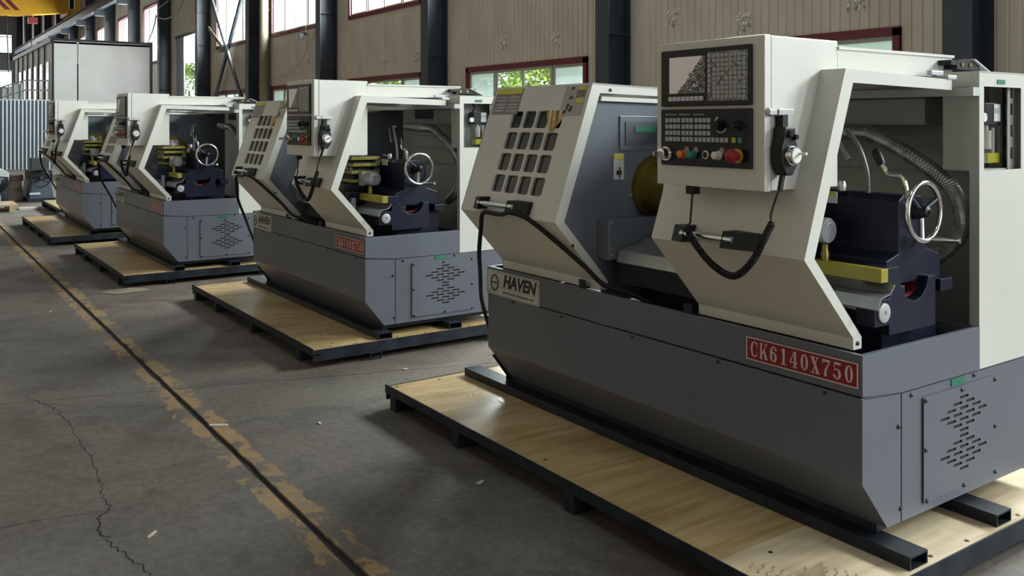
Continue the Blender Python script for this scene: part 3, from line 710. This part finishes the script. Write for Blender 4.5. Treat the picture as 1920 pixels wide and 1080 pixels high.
part(B().lathe((.250, CF - .012, zb), (0, -1, 0), [(0, .013), (.022, .013), (.024, .022), (.036, .022), (.042, .015), (.043, 0)], 20), 'emergency_button', redbtn, parent=cab, smooth=True)
# latch on the side
SN = .1505
la = part(B().lathe((SN, CF + .016, 1.533), (-1, 0, 0), [(0, .015), (.006, .014), (.012, .006), (.016, 0)], 14).box(SN - .016, SN - .002, CF + .008, CF + .075, 1.524, 1.540).box(SN - .02, SN, CF + .045, CF + .115, 1.522, 1.543), 'side_latch', steel, parent=cab, bevel=.001)
# hand pendant hung on the side
pen = part(B().prism([(SN - .004, CF + .045, 1.335), (SN - .004, CF + .075, 1.335), (SN - .004, CF + .098, 1.37), (SN - .004, CF + .100, 1.42), (SN - .004, CF + .088, 1.455), (SN - .004, CF + .088, 1.487), (SN - .004, CF + .038, 1.487), (SN - .004, CF + .034, 1.45), (SN - .004, CF + .022, 1.42), (SN - .004, CF + .024, 1.37)], (-.045, 0, 0)), 'hand_pendant', black, bevel=.005, label='black hand-wheel pendant with white dial')
part(B().lathe((SN - .049, CF + .062, 1.398), (-1, 0, 0), [(0, .031), (.010, .031), (.010, .028), (.022, .027), (.022, 0)], 24), 'dial_ring', chrome, parent=pen, smooth=True)
part(B().lathe((SN - .071, CF + .062, 1.398), (-1, 0, 0), [(0, .023), (.003, .023), (.003, 0)], 24).lathe((SN - .074, CF + .075, 1.404), (-1, 0, 0), [(0, .004), (.025, .005), (.025, 0)], 8), 'dial_face', whiteplastic, parent=pen, smooth=True)
part(B().lathe((SN - .049, CF + .055, 1.465), (-1, 0, 0), [(0, .012), (.012, .010), (.012, 0)], 10).lathe((SN - .049, CF + .080, 1.455), (-1, 0, 0), [(0, .010), (.012, .008), (.012, 0)], 10), 'selector_knob', blackgloss, parent=pen, smooth=True)
part(B().box(SN - .03, SN - .001, CF + .05, CF + .075, 1.487, 1.525), 'hanger', black, parent=pen)
# coiled cord
cpts = curve_pts([(.135, -.27, 1.186), (.164, -.275, 1.131), (.206, -.278, 1.059), (.283, -.272, 1.002), (.363, -.275, 1.021), (.434, -.28, 1.075), (.496, -.275, 1.140)], 12)
cc = []; m_ = len(cpts); turns = 62
for i in range(m_ - 1):
    for k in range(10):
        f = (i + k / 10) / (m_ - 1); p = Vector(cpts[i]).lerp(Vector(cpts[i + 1]), k / 10); t_ = (Vector(cpts[i + 1]) - Vector(cpts[i])).normalized()
        a_ = Vector((0, 1, 0)); b2 = t_.cross(a_).normalized(); an = f * turns * 2 * PI
        cc.append(tuple(p + (a_ * math.cos(an) + b2 * math.sin(an)) * .0085))
cord = part(B().tube(cpts, .0075, 6).tube(cc, .0042, 5), 'coiled_cord', rubber, smooth=True)
part(B().tube(curve_pts([(.1235, -.232, 1.338), (.120, -.25, 1.30), (.139, -.268, 1.217), (.135, -.27, 1.186)], 6), .004, 6).tube([(.122, -.234, 1.34), (.120, -.25, 1.29)], .009, 8), 'cord_lead', rubber, parent=cord, smooth=True)
part(B().tube([(.496, -.275, 1.140), (.486, -.265, 1.155), (.483, -.262, 1.206), (.483, -.255, 1.275)], .004, 6).box(.466, .500, -.272, -.238, 1.255, 1.284), 'cord_lead', rubber, parent=cord)
# cabinet duct and roof
part(B().box(.152, .60, .088, .80, 1.672, 1.752).box(.146, .606, .088, .806, 1.746, 1.756), 'cable_duct', white, label='cream duct over the door top')
dc = part(B().box(.10, .15, .74, .90, 1.70, 1.735).box(.10, .15, .70, .745, 1.715, 1.733), 'drag_chain', black, label='black cable drag chain')
for k in range(7):
    n_ = .0 + k * .045; part(B().prism([(n_ + .155, .90, 1.735), (n_ + .155, .98, 1.692), (n_ + .155, .76, 1.692), (n_ + .155, .76, 1.735)], (.035, 0, 0)), 'chain_link', black, parent=dc)
for y in (.775, .83): part(B().lathe((.10, y, 1.718), (-1, 0, 0), [(0, .009), (.004, .009), (.004, 0)], 12), 'brass_bolt', brass, parent=dc)
part(B().prism([(.09, .85, 1.738), (.09, .97, 1.69), (.15, .97, 1.69), (.15, .85, 1.738)], (0, 0, .004)), 'chain_cover', plabel, parent=dc)
part(B().box(.055, .12, .60, .66, 1.655, 1.672).box(.10, .12, .57, .65, 1.672, 1.69), 'door_bracket', castgrey, bevel=.004)
# end column with sight opening
ec = part(B().holes((.708, 1.10), (.609, 1.685), [(.740, 1.012, 1.325, 1.632)], lambda a, d, t: (t, a, d), .003), 'end_column', white, label='cream end column with oil pump opening')
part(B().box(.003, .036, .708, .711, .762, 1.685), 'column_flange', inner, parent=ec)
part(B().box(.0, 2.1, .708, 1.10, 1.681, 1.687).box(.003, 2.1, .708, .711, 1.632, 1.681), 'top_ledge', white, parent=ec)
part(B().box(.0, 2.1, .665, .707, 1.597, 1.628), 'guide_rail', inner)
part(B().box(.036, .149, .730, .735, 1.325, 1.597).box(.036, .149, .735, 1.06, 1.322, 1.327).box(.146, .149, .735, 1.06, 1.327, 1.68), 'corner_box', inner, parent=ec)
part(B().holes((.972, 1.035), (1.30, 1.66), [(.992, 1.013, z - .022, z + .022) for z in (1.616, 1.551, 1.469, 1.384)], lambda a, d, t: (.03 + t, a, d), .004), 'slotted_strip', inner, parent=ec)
part(B().box(.05, .052, .975, 1.03, 1.31, 1.65), 'slot_shade', dark, parent=ec)  # dark sheet in place of the shade seen through the slots
pump = part(B().box(.055, .12, .855, .965, 1.49, 1.575), 'oil_pump', black, bevel=.003, label='black lubrication pump with clear oil tank')
part(B().box(.052, .055, .915, .962, 1.505, 1.57), 'pump_label', plabel, parent=pump)
part(B().box(.050, .052, .921, .936, 1.535, 1.555).box(.050, .052, .941, .956, 1.535, 1.555), 'pump_display', keygrey, parent=pump)
part(B().box(.05, .12, .87, .965, 1.345, 1.485), 'oil_tank', acryl, parent=pump)
part(B().box(.055, .115, .875, .960, 1.348, 1.385), 'oil', oil, parent=pump)
part(B().lathe((.075, .90, 1.40), (0, 0, 1), [(0, .018), (.07, .018), (.07, .008), (.09, .008)], 12).lathe((.075, .945, 1.36), (0, 0, 1), [(0, .008), (.12, .008)], 10), 'oil_filter', whiteplastic, parent=pump, smooth=True)
part(B().lathe((.055, .835, 1.52), (-1, 0, 0), [(0, .017), (.01, .017), (.01, 0)], 14), 'pressure_gauge', whiteplastic, parent=pump)
part(B().tube(curve_pts([(.1, .87, 1.575), (.1, .89, 1.61), (.12, .86, 1.66)], 6), .006, 6), 'pump_cable', rubber, parent=pump)
part(B().box(-.003, -.0005, .833, .888, 1.643, 1.659), 'label_sticker', glabel, parent=ec)
# ---- interior
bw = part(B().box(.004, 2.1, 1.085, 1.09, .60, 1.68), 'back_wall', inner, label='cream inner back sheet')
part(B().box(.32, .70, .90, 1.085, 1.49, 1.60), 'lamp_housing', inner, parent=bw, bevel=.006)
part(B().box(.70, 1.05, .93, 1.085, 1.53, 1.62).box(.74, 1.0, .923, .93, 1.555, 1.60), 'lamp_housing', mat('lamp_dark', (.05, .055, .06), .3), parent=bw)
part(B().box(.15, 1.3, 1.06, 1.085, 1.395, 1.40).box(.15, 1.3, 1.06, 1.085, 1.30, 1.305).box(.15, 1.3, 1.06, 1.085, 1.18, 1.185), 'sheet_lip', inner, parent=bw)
hp = curve_pts([(.95, .80, 1.47), (.74, .79, 1.462), (.58, .78, 1.458), (.465, .78, 1.445), (.28, .78, 1.354), (.150, .78, 1.257), (.104, .78, 1.159), (.112, .78, 1.079), (.18, .78, 1.0), (.28, .78, .94)], 26)
part(B().tube(hp, .03, 12, rs=[.0315 if i % 2 else .0295 for i in range(len(hp))]), 'flexible_hose', hosem, label='silver ribbed hose in an arc')
part(B().tube(hp[26:42], .034, 12), 'hose_collar', castgrey, smooth=True)
# bed
part(B().box(.10, 1.30, .26, .60, .64, .90).box(.05, 1.34, .24, .32, .90, .945).box(.05, 1.34, .54, .62, .90, .945), 'lathe_bed', navy, bevel=.004)
bb = part(B().yz([(.21, .79), (.49, .79), (.49, .965)] + [(.36 + .085 * math.cos(a), .975 + .085 * math.sin(a)) for a in [-.1 - (PI - .2) * i / 12 for i in range(13)]] + [(.21, .965)], .04, .20), 'bed_end_block', navy, bevel=.003)
part(B().yz([(.36 + .083 * math.cos(a), .978 + .083 * math.sin(a)) for a in [-.35 - (PI - .7) * i / 12 for i in range(13)]] + [(.30, .915), (.36, .905), (.42, .915)], .075, .195), 'notch_face', mat('notch_red', (.16, .012, .018), .4), parent=bb)
part(B().box(.018, .9, .13, .17, .975, 1.02), 'way_wiper', yellowbar, bevel=.003, label='yellow bar above the sheet guard')
part(B().box(.035, .12, .17, .26, .965, 1.018), 'wiper_block', navy, bevel=.003)
cv = B(); pr = [(.19, .968), (.165, .940), (.112, .930), (.098, .892)]
cv.strip(pr, [(a + .004, b_ - .004) for a, b_ in pr], .008, .75); part(cv, 'screw_guard', alu, label='bent grey sheet guard')
cv = B(); pr = [(.24, .985), (.20, .965), (.09, .945), (.075, .895)]
cv.strip(pr, [(a + .004, b_ - .004) for a, b_ in pr], .80, 1.25); part(cv, 'way_guard', alu)
part(B().box(.80, 1.26, .10, .26, .80, .91), 'apron', navy)
sb = part(B().box(.03, .10, .112, .208, .830, .918), 'screw_bearing', navy, bevel=.003)
part(B().lathe((.03, .16, .874), (-1, 0, 0), [(0, .032), (.006, .032), (.008, .026), (.008, .008), (.004, .006), (.004, 0)], 24), 'bearing_cap', castgrey, parent=sb, smooth=True)
part(B().lathe((.10, .16, .874), (1, 0, 0), [(0, .014), (1.1, .014)], 12), 'lead_screw', steel, smooth=True)
# tailstock
ts = part(B().yz([(.25, .945), (.58, .945), (.58, 1.03), (.49, 1.06), (.49, 1.20), (.46, 1.245), (.35, 1.25), (.32, 1.23), (.32, 1.05), (.25, 1.03)], .075, .44), 'tailstock', navy, bevel=.005, label='dark navy tailstock')
part(B().lathe((.44, .40, 1.2), (1, 0, 0), [(0, .045), (.05, .045), (.05, .03), (.18, .03), (.24, .004)], 18), 'quill', steel, parent=ts, smooth=True)
part(B().box(.315, .40, .314, .319, 1.205, 1.248), 'warning_sticker', plabel, parent=ts)
part(B().box(.32, .395, .312, .314, 1.234, 1.245), 'sticker_header', ylabel, parent=ts)
hwz = 1.192; hy = .41
hwl = part(B().tube([(.035, hy + .101 * math.cos(a), hwz + .101 * math.sin(a)) for a in [2 * PI * i / 40 for i in range(40)]], .0095, 10, closed=True), 'handwheel', chrome, smooth=True, label='chrome handwheel')
part(B().lathe((.075, hy, hwz), (-1, 0, 0), [(0, .03), (.03, .026), (.045, .02), (.055, .02), (.06, .01), (.066, .008), (.066, 0)], 16), 'hub', black, parent=hwl, smooth=True)
for k in range(3):
    a = .45 + k * 2 * PI / 3; part(B().tube([(.045, hy, hwz), (.038, hy + .098 * math.cos(a), hwz + .098 * math.sin(a))], .008, 8), 'spoke', steelblack if k != 2 else steel, parent=hwl, smooth=True)
part(B().lathe((.035, hy + .03, hwz - .097), (-.9, .42, 0), [(0, .006), (.02, .008), (.085, .007), (.09, .011), (.097, .011), (.10, 0)], 12), 'wheel_grip', chrome, parent=hwl, smooth=True)
lv = part(B().tube(curve_pts([(.150, .33, 1.36), (.137, .33, 1.345), (.119, .33, 1.322), (.071, .33, 1.315), (.055, .33, 1.285), (.05, .34, 1.22)], 6), .0085, 8), 'clamp_lever', chrome, smooth=True, label='chrome lever with black grip')
part(B().tube([(.172, .33, 1.405), (.166, .33, 1.397), (.148, .33, 1.360), (.143, .33, 1.352)], .015, 10, rs=[.011, .0155, .0155, .012]), 'lever_grip', black, parent=lv, smooth=True)
part(B().tube(curve_pts([(.32, .38, 1.47), (.297, .35, 1.471), (.235, .33, 1.414), (.203, .33, 1.329), (.197, .33, 1.25)], 8), .008, 8), 'coolant_hose', mat('hose_grey', (.12, .12, .125), .4), smooth=True)
part(B().tube([(.335, .34, 1.46), (.30, .33, 1.40), (.275, .33, 1.365)], .008, 8, rs=[.006, .006, .011]), 'coolant_nozzle', steel, smooth=True)
part(B().tube([(.40, .33, 1.275), (.33, .33, 1.268)], .006, 8).lathe((.305, .33, 1.252), (0, 0, 1), [(0, .016), (.02, .018), (.035, .012), (.035, 0)], 10), 'oil_cup', steel, smooth=True)
# saddle, cross slide, turret
part(B().box(.36, .80, .02, .66, .95, 1.03), 'saddle', navy, bevel=.004)
part(B().box(.45, .70, .05, .60, 1.03, 1.08), 'cross_slide', mat('slide_dark', (.03, .03, .033), .4), bevel=.003)
part(B().box(.33, .56, .06, .09, .82, .99), 'saddle_bracket', castgrey, bevel=.004)
mo = part(B().lathe((.265, .20, 1.118), (1, 0, 0), [(0, 0), (0, .042), (.006, .046), (.10, .046)], 24).box(.365, .42, .15, .25, 1.07, 1.165), 'turret_motor', castgrey, smooth=True, label='silver turret motor')
part(B().tube([(.262, .20 + .028 * math.cos(a), 1.118 + .028 * math.sin(a)) for a in [PI * (.25 + .5 * i / 10) for i in range(11)]], .0028, 5), 'motor_mark', whiteplastic, parent=mo)
part(B().lathe((.25, .155, 1.045), (0, 0, 1), [(-.03, .014), (0, .016), (.01, .012), (.03, .012), (.03, 0)], 12), 'brass_fitting', brass, smooth=True)
tu = part(B().box(.44, .60, .12, .28, 1.08, 1.27), 'tool_turret', steelblack, bevel=.004, label='tool turret with yellow clamps')
for z_, d_ in ((1.10, .0), (1.16, .01), (1.21, .0), (1.255, .01)): part(B().box(.40, .64, .10 - d_, .30, z_ - .011, z_ + .011), 'clamp_plate', yellowbar, parent=tu, bevel=.002)
for k in range(4): part(B().lathe((.43 + k * .055, .105, 1.185), (0, -1, 0), [(0, .012), (.012, .012), (.012, 0)], 6), 'clamp_bolt', steel, parent=tu)
part(B().lathe((.52, .20, 1.27), (0, 0, 1), [(0, .05), (.03, .05), (.03, .03), (.06, .02), (.06, 0)], 16), 'turret_cap', castgrey, parent=tu, smooth=True)
# conduit from cover handle to the tray and down behind the base
part(B().tube(curve_pts([(1.80, -.25, 1.085), (1.66, -.255, 1.085), (1.58, -.26, 1.100), (1.50, -.22, 1.075), (1.40, -.14, .98), (1.31, -.06, .88), (1.24, -.01, .805), (1.18, .06, .775), (1.10, .12, .74)], 10), .011, 8), 'conduit', rubber, smooth=True, label='black conduit slung from the handle')
part(B().tube(curve_pts([(1.80, -.25, 1.085), (1.835, -.245, 1.065), (1.86, -.235, 1.00), (1.93, -.20, .88), (2.06, -.11, .74), (2.19, -.02, .60), (2.235, .04, .48), (2.24, .09, .36), (2.22, .15, .26)], 10), .011, 8), 'conduit', rubber, smooth=True, label='black conduit hanging behind the far end')

roots = [root]
spec = [(1.686, 2.52, 'nearest and largest cnc lathe, at the right of the photo, with a legible red plate'),
        (5.23, 2.49, 'second cnc lathe in the row, in the middle of the photo behind the nearest one'),
        (8.72, 2.09, 'third cnc lathe in the row, left of the middle machine'),
        (12.05, 1.93, 'farthest cnc lathe in the row, next to the corrugated steel screen')]
for i, (u, v, lb) in enumerate(spec):
    r = root if i == 0 else copy_tree(root)
    r.location = (-u, v, 0); r['label'] = lb; r['category'] = 'lathe'; r['group'] = GL

# ------------------------------------------------------------------ pallets
nail = B(False).lathe((0, 0, 0), (0, 0, 1), [(0, .008), (.002, .007), (.002, 0)], 8).mesh('screw_head', mat('rust_nail', (.05, .03, .02), .6))
def pallet(u, v, length, label, depth=1.62, first=False, beams=True):
    r = empty('shipping_pallet', (-u, v, 0), label, 'pallet', 'steel framed plywood pallets')
    Lp = length
    # perimeter angle frame
    B().box(0, Lp, 0, .006, .078, .122).box(0, Lp, .006, .05, .078, .084).obj('frame_rail', steelblack, r)
    B().box(0, Lp, depth - .006, depth, .078, .122).obj('frame_rail', steelblack, r)
    B().box(0, .006, .006, depth - .006, .042, .112).obj('frame_rail', steelblack, r)
    B().box(Lp - .006, Lp, .006, depth - .006, .042, .112).obj('frame_rail', steelblack, r)
    for n_ in (.25, 1.15, 2.0, Lp - .08): B().box(n_ - .03, n_ + .03, .004, depth - .02, .0, .077).obj('cross_tube', steelblack, r)
    for y_ in (.42, 1.3):
        B().box(-.012, .002, y_ - .04, y_ + .04, 0, .004).box(-.012, .002, y_ - .04, y_ + .04, .040, .044).box(-.012, .002, y_ - .04, y_ - .036, .004, .040).box(-.012, .002, y_ + .036, y_ + .04, .004, .04).obj('tube_end', steelblack, r)
    a = .41
    for n0, n1 in ((.007, a - .001), (a + .001, Lp - .007)):
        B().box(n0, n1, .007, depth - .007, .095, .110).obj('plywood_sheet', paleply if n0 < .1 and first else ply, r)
    random.seed(int(u * 10))
    for n_, y_ in ((.03, .30), (.04, .60), (.03, .80), (.03, 1.14), (.045, .14), (.35, .2), (.40, .72), (.12, .18), (Lp - .04, .05), (Lp - .05, .3), (Lp - .05, .5), (1.4, .08)):
        link('screw_head', nail, r, (-n_, y_, .110))
    if beams:
        for y_ in (.455, .98):
            k = B(); n1 = Lp - .06; n0 = .022; y0 = y_; y1 = y_ + .098; z0 = .110; z1 = .152; t_ = .006
            k.box(n0, n1, y0, y0 + t_, z0, z1).box(n0, n1, y1 - t_, y1, z0, z1).box(n0, n1, y0 + t_, y1 - t_, z1 - t_, z1).box(n0, n1, y0 + t_, y1 - t_, z0, z0 + .003)
            k.obj('skid_tube', steelblack, r)
    return r
PL = [(1.545, 2.135, 2.70, 'pallet under the nearest lathe, boot prints and a scrap on its plywood'), (5.15, 2.10, 2.65, 'pallet under the second lathe, brown stain near its corner'),
      (8.64, 1.715, 2.62, 'pallet under the third lathe, cardboard lying before it'), (12.08, 1.575, 2.85, 'pallet under the farthest lathe')]
pallets = [pallet(*p, first=(i == 0)) for i, p in enumerate(PL)]
pallet(15.9, 2.20, 2.0, 'bare plywood pallet behind the farthest lathe', depth=.8, beams=False)
# boot prints, scribble
ps = noisy('boot_dirt', (.18, .13, .08), (.34, .26, .17), 40, .8)
def prints(r, cx, cy, ang, n=7):
    b_ = B()
    for i in range(n):
        wob = .035 * math.sin((i + .5) / n * PI) + .008
        pts = [(-wob + 2 * wob * j / 6, .006 * math.sin(j * 2.1) + i * .030) for j in range(7)]
        for j in range(6):
            (x0, y0), (x1, y1) = pts[j], pts[j + 1]; c_, s_ = math.cos(ang), math.sin(ang); q_ = []
            for x, y in ((x0, y0), (x1, y1), (x1, y1 + .006), (x0, y0 + .006)): q_.append((cx + x * c_ - y * s_, cy + x * s_ + y * c_, .1102))
            b_.add(q_, [(0, 1, 2, 3)])
    return b_.obj('boot_print', ps, r)
r0 = pallets[0]
prints(r0, .22, .20, 1.0); prints(r0, .33, .08, 1.3, 5)
for cx, cy, an in ((2.35, .22, .5), (2.45, .36, .9), (2.15, .32, .3), (2.5, .12, 1.2)): prints(r0, cx, cy, an, 5)
prints(pallets[1], .25, .36, .2, 8)
B().add([(.14, .20, .111), (.20, .14, .111), (.17, .22, .150)], [(0, 1, 2)]).obj('wood_splinter', wood, r0, label='torn splinter of veneer standing up')

# ------------------------------------------------------------------ background
# white booth
bo = empty('white_booth', (-40, 5.275, 0), 'large white panelled booth with black edge trim behind the far machines', 'booth')
W = 3.85
for v0_, v1_ in ((0, .93), (.936, W)): B().box(0, .06, v0_ + .05, v1_ - (.05 if v1_ == W else 0), 2.0, 4.80).box(0, .06, v0_ + .05, v1_ - (.05 if v1_ == W else 0), 0, 2.0).obj('wall_panel', whitebooth, bo)
B().box(-.03, .10, 0, .08, 0, 4.92).box(-.03, .10, W - .10, W, 0, 4.92).box(-.03, .10, .08, W - .10, 4.80, 4.90).obj('edge_trim', black, bo)
for k in range(7):
    n0 = .12 + k * 1.9
    B().box(n0, n0 + 1.75, 0, .05, 0, 4.75).obj('wall_panel', whitebooth, bo)
    B().box(n0 + 1.75, n0 + 1.9, -.04, .05, 0, 4.85).obj('post', steelblack, bo)
    if k < 6: B().box(n0 + .55, n0 + 1.35, -.02, .0, 1.0, 4.0).obj('window_strip', mat('booth_glass', (.04, .045, .05), .15), bo)
B().box(.1, 13.4, -.06, .05, 4.75, 4.92).obj('edge_trim', castgrey, bo)
B().box(0, 13.4, .05, W - .02, 4.70, 4.78).obj('roof_panel', whitebooth, bo)
# mezzanine railing
ml = empty('railing', (-34, 3.0, 0), 'galvanised railing on the platform above the corrugated screen', 'railing')
B().box(-.1, 5.0, -.2, 1.42, 2.12, 2.28).obj('deck', castgrey, ml)
for z in (2.60, 2.93): B().tube([(0, .0, z - .25), (0, .7, z), (0, 1.38, z)], .022, 8).obj('rail', steel, ml, smooth=True)
for y in (0.02, .2, .36, .55, .7, .93, 1.16, 1.38): B().tube([(0, y, 2.15), (0, y, 2.93 - (.25 * (1 - y / .7) if y < .7 else 0))], .018, 6).obj('baluster', steel, ml, smooth=True)
B().prism([(.02, 0, 2.2), (.02, .66, 2.2), (.02, .66, 2.85), (.02, 0, 2.62)], (.01, 0, 0)).obj('infill_panel', mat('mesh_grey', (.22, .23, .24), .6), ml)
# corrugated steel screen
cs = empty('corrugated_screen', (-31.4, 2.55, 0), 'silver corrugated steel sheet screen at the left behind the old machinery', 'screen')
B().box(.03, .034, 0, 1.6, .05, 2.19).obj('sheet', mat('screen_sheet_shaded', (.05, .062, .085), .4, .3), cs)  # sheet darkened, ribs paled: light and shade of the corrugation put into colour
ribme = B().prism([(.03, 0, .05), (.0, .014, .05), (.0, .034, .05), (.03, .048, .05)], (0, 0, 2.14)).mesh('rib', mat('screen_rib_lit', (.62, .66, .68), .35, .3))
for k in range(15): link('rib', ribme, cs, (0, .01 + k * .107, 0))
B().box(.06, .10, 0, 1.6, 2.05, 2.12).box(.06, .10, 0, 1.6, .2, .27).obj('frame', steelblack, cs)

# crane
cr = empty('overhead_crane', (-60.5, 0, 7.9), 'yellow overhead travelling crane girder near the far end of the hall', 'crane')
B().prism([(0, -9.8, 0), (0, 6.2, 0), (0, 8.9, .35), (0, 8.9, 1.1), (0, -9.8, 1.1)], (.8, 0, 0)).obj('girder', cranem, cr)
for y in (5.5, 6.0): B().prism([(-.01, y, .3), (-.01, y + .30, .3), (-.01, y - .45, 1.1), (-.01, y - .75, 1.1)], (.012, 0, 0)).obj('stripe', cranestripe, cr)
B().box(-.9, 1.8, 8.7, 9.3, .12, .5).obj('end_carriage', cranem, cr)
B().box(-.02, .3, 9.25, 9.55, .45, 1.15).obj('warning_lamp', mat('crane_lamp', (.9, .55, .05), .4), cr)
hk = B().box(.1, .7, 6.75, 7.25, -.40, -.05).obj('hoist', mat('hoist_red', (.22, .02, .02), .5), cr)
B().tube([(.4, 6.95, -.4), (.4, 6.95, -2.2)], .03, 6).obj('chain', steelblack, cr)
B().tube([(.4, 5.6, 0), (.4, 5.75, -3.4)], .03, 6).obj('cable', steelblack, cr)

# cables between columns
def wire(name, pts, r_, label): 
    o = B().tube(curve_pts(pts, 6), r_, 5).obj(name, mat('old_wire', (.30, .27, .24), .6), None, smooth=True); o['label'] = label; o['category'] = 'cable'; return o
wire('slack_cable', [(45.8, 9.25, 4.9), (44.5, 9.25, 4.6), (42, 9.25, 4.75), (40.3, 9.25, 5.6), (39.9, 9.25, 6.1)], .03, 'slack pale cable drooping to the column above the white booth')
wire('slack_cable', [(39.8, 9.25, 6.0), (38, 9.25, 5.75), (36, 9.25, 6.0), (34.3, 9.25, 7.1)], .03, 'slack cable slung between two columns right of the white booth')
wire('slack_cable', [(39.8, 9.25, 6.3), (37, 9.25, 6.6), (34.3, 9.25, 7.4)], .02, 'upper thin cable slung between two columns right of the white booth')
wire('hanging_wire', [(24.0, 9.6, 6.5), (24.05, 9.6, 4.4), (24.0, 9.62, 3.6), (25.2, 9.65, 3.0), (27.0, 9.68, 2.85)], .008, 'thin wire running down the wall below the high red-framed window')
fl = empty('flood_lamp', (-24.3, 9.6, 3.95), 'small floodlight hanging on the wall under the high red-framed window', 'lamp')
B().box(-.12, .12, -.10, .02, -.08, .08).obj('housing', castgrey, fl); B().box(-.02, .02, 0, .15, .05, .12).obj('bracket', steelblack, fl)

# old machinery at the left
om = empty('old_lathe', (-19.0, 2.15, 0), 'small dark old lathe with a black handwheel beside the farthest lathe', 'lathe')
B().prism([(0, -.02, .06), (0, .40, .06), (0, .34, .42), (0, .03, .42)], (1.2, 0, 0)).obj('base', mat('blue_grey_enamel', (.07, .085, .12), .4), om, bevel=.01)
B().box(-.05, 1.1, -.05, .42, .0, .07).obj('foot', steelblack, om)
B().box(.1, .9, .0, .38, .42, .58).obj('bed', steelblack, om)
B().box(.0, .35, .02, .27, .60, .83).box(.1, .25, .10, .2, .55, .60).obj('cabinet', mat('dark_box', (.03, .033, .036), .5), om, bevel=.005)
wh = B().tube([(-.14, .15 + .160 * math.cos(a), .445 + .160 * math.sin(a)) for a in [2 * PI * i / 28 for i in range(28)]], .012, 8, closed=True).obj('handwheel', black, om, smooth=True)
for k in range(3):
    a = PI / 2 + k * 2 * PI / 3; B().tube([(-.11, .15, .445), (-.14, .15 + .155 * math.cos(a), .445 + .155 * math.sin(a))], .011, 6).obj('spoke', black, wh)
B().lathe((0, .15, .445), (-1, 0, 0), [(0, .05), (.12, .04), (.14, 0)], 12).obj('hub', steelblack, om, smooth=True)
B().box(-.03, -.02, -.02, .16, .14, .18).obj('label_plate', plabel, om)
B().box(.0, .3, .36, .50, .38, .52).obj('gearbox', rust, om, bevel=.02)
cg = empty('brown_casting', (-19.3, 1.80, 0), 'brown stacked machine casting left of the old lathe with the black wheel', 'casting')
B().box(0, .6, 0, .26, .0, .22).obj('foot', rust, cg, bevel=.01)
B().prism([(0, .02, .22), (0, .25, .22), (0, .23, .40), (0, .06, .38)], (.5, 0, 0)).obj('body', rust, cg, bevel=.01)
B().box(.05, .4, .06, .27, .38, .50).obj('head', mat('reddish_casting', (.10, .05, .045), .6), cg, bevel=.02)
ag = empty('old_gearbox', (-18.6, 1.42, 0), 'black greasy gearbox wrapped in plastic film at the left edge', 'gearbox')
B().lathe((0, .14, .42), (1, 0, 0), [(0, .10), (.05, .20), (.4, .21), (.45, .12)], 18).obj('drum', blackgloss, ag, smooth=True)
B().lathe((-.06, .14, .42), (1, 0, 0), [(0, .06), (.06, .08)], 12).obj('shaft', steel, ag, smooth=True)
B().box(.0, .5, .0, .30, .0, .24).obj('base', steelblack, ag, bevel=.02)
B().prism([(-.02, -.05, .56), (-.02, .22, .66), (-.02, .33, .60), (-.02, .34, .50)], (.5, 0, 0)).obj('film_wrap', mat('film', (.45, .46, .47), .15), ag, bevel=.01)
B().box(.1, .4, -.1, .10, .62, .72).obj('cover', castgrey, ag, bevel=.02)
wp = empty('wooden_pallet', (-17.1, 1.0, 0), 'weathered wooden pallet with broken boards at the left edge', 'pallet')
for k in range(4): B().box(.0 + .22 * k, .14 + .22 * k, .0, .75, .10, .125).obj('board', wood, wp)
for k in range(3): B().box(0, .85, .02 + .3 * k, .10 + .3 * k, 0.0, .10).obj('stringer', wood, wp)
sp = empty('pale_board', (-17.4, 1.80, 0), 'pale flat board lying before the old lathe', 'board')
B().box(0, .22, 0, .38, .0, .03).obj('board', mat('pale_board', (.40, .38, .35), .6), sp)
gb = empty('grey_carton', (-17.3, 1.25, .125), 'small grey carton on the broken wooden pallet', 'box')
B().box(0, .3, 0, .26, 0, .15).obj('carton', mat('carton_grey', (.35, .37, .42), .6), gb, bevel=.005)

# litter on the floor
o = B().prism([(8.50, 1.50, .002), (8.36, 1.62, .002), (8.38, 1.90, .002), (8.50, 1.88, .002), (8.46, 1.74, .03), (8.56, 1.60, .002)], (0, 0, .004)).obj('cardboard_scrap', card); o['label'] = 'flat cardboard scrap on the floor before the third pallet'; o['category'] = 'cardboard'
lit = [(3.131, 2.013, .035, .012, 'cigarette_end', 'small pale cigarette end on the floor before the nearest pallet'),
       (4.459, 1.329, .09, .02, 'wood_chip', 'pale wood chip lying on the worn yellow line'),
       (3.415, .777, .05, .008, 'paper_scrap', 'thin white paper sliver on the floor near the front crack'),
       (7.894, 1.033, .02, .012, 'paper_scrap', 'tiny white paper speck on the floor far left of the groove'),
       (4.823, 2.562, .03, .016, 'pebble', 'small white pebble between the first and second pallets'),
       (4.20, 1.75, .03, .010, 'paper_scrap', 'small white paper speck right of the yellow line')]
for u, v, a, b2, nm, lb in lit:
    an = random.uniform(0, PI); c_, s_ = math.cos(an), math.sin(an); q_ = []
    for x, y in ((-a / 2, -b2 / 2), (a / 2, -b2 * .3), (a / 2, b2 / 2), (0, b2 * .7), (-a / 2, b2 * .4)): q_.append((x * c_ - y * s_, x * s_ + y * c_, 0.0))
    o = B().prism(q_, (0, 0, .006)).obj(nm, mat('litter', (.55, .50, .42), .7), loc=(-u, v, .0)); o['label'] = lb; o['category'] = nm.split('_')[-1]
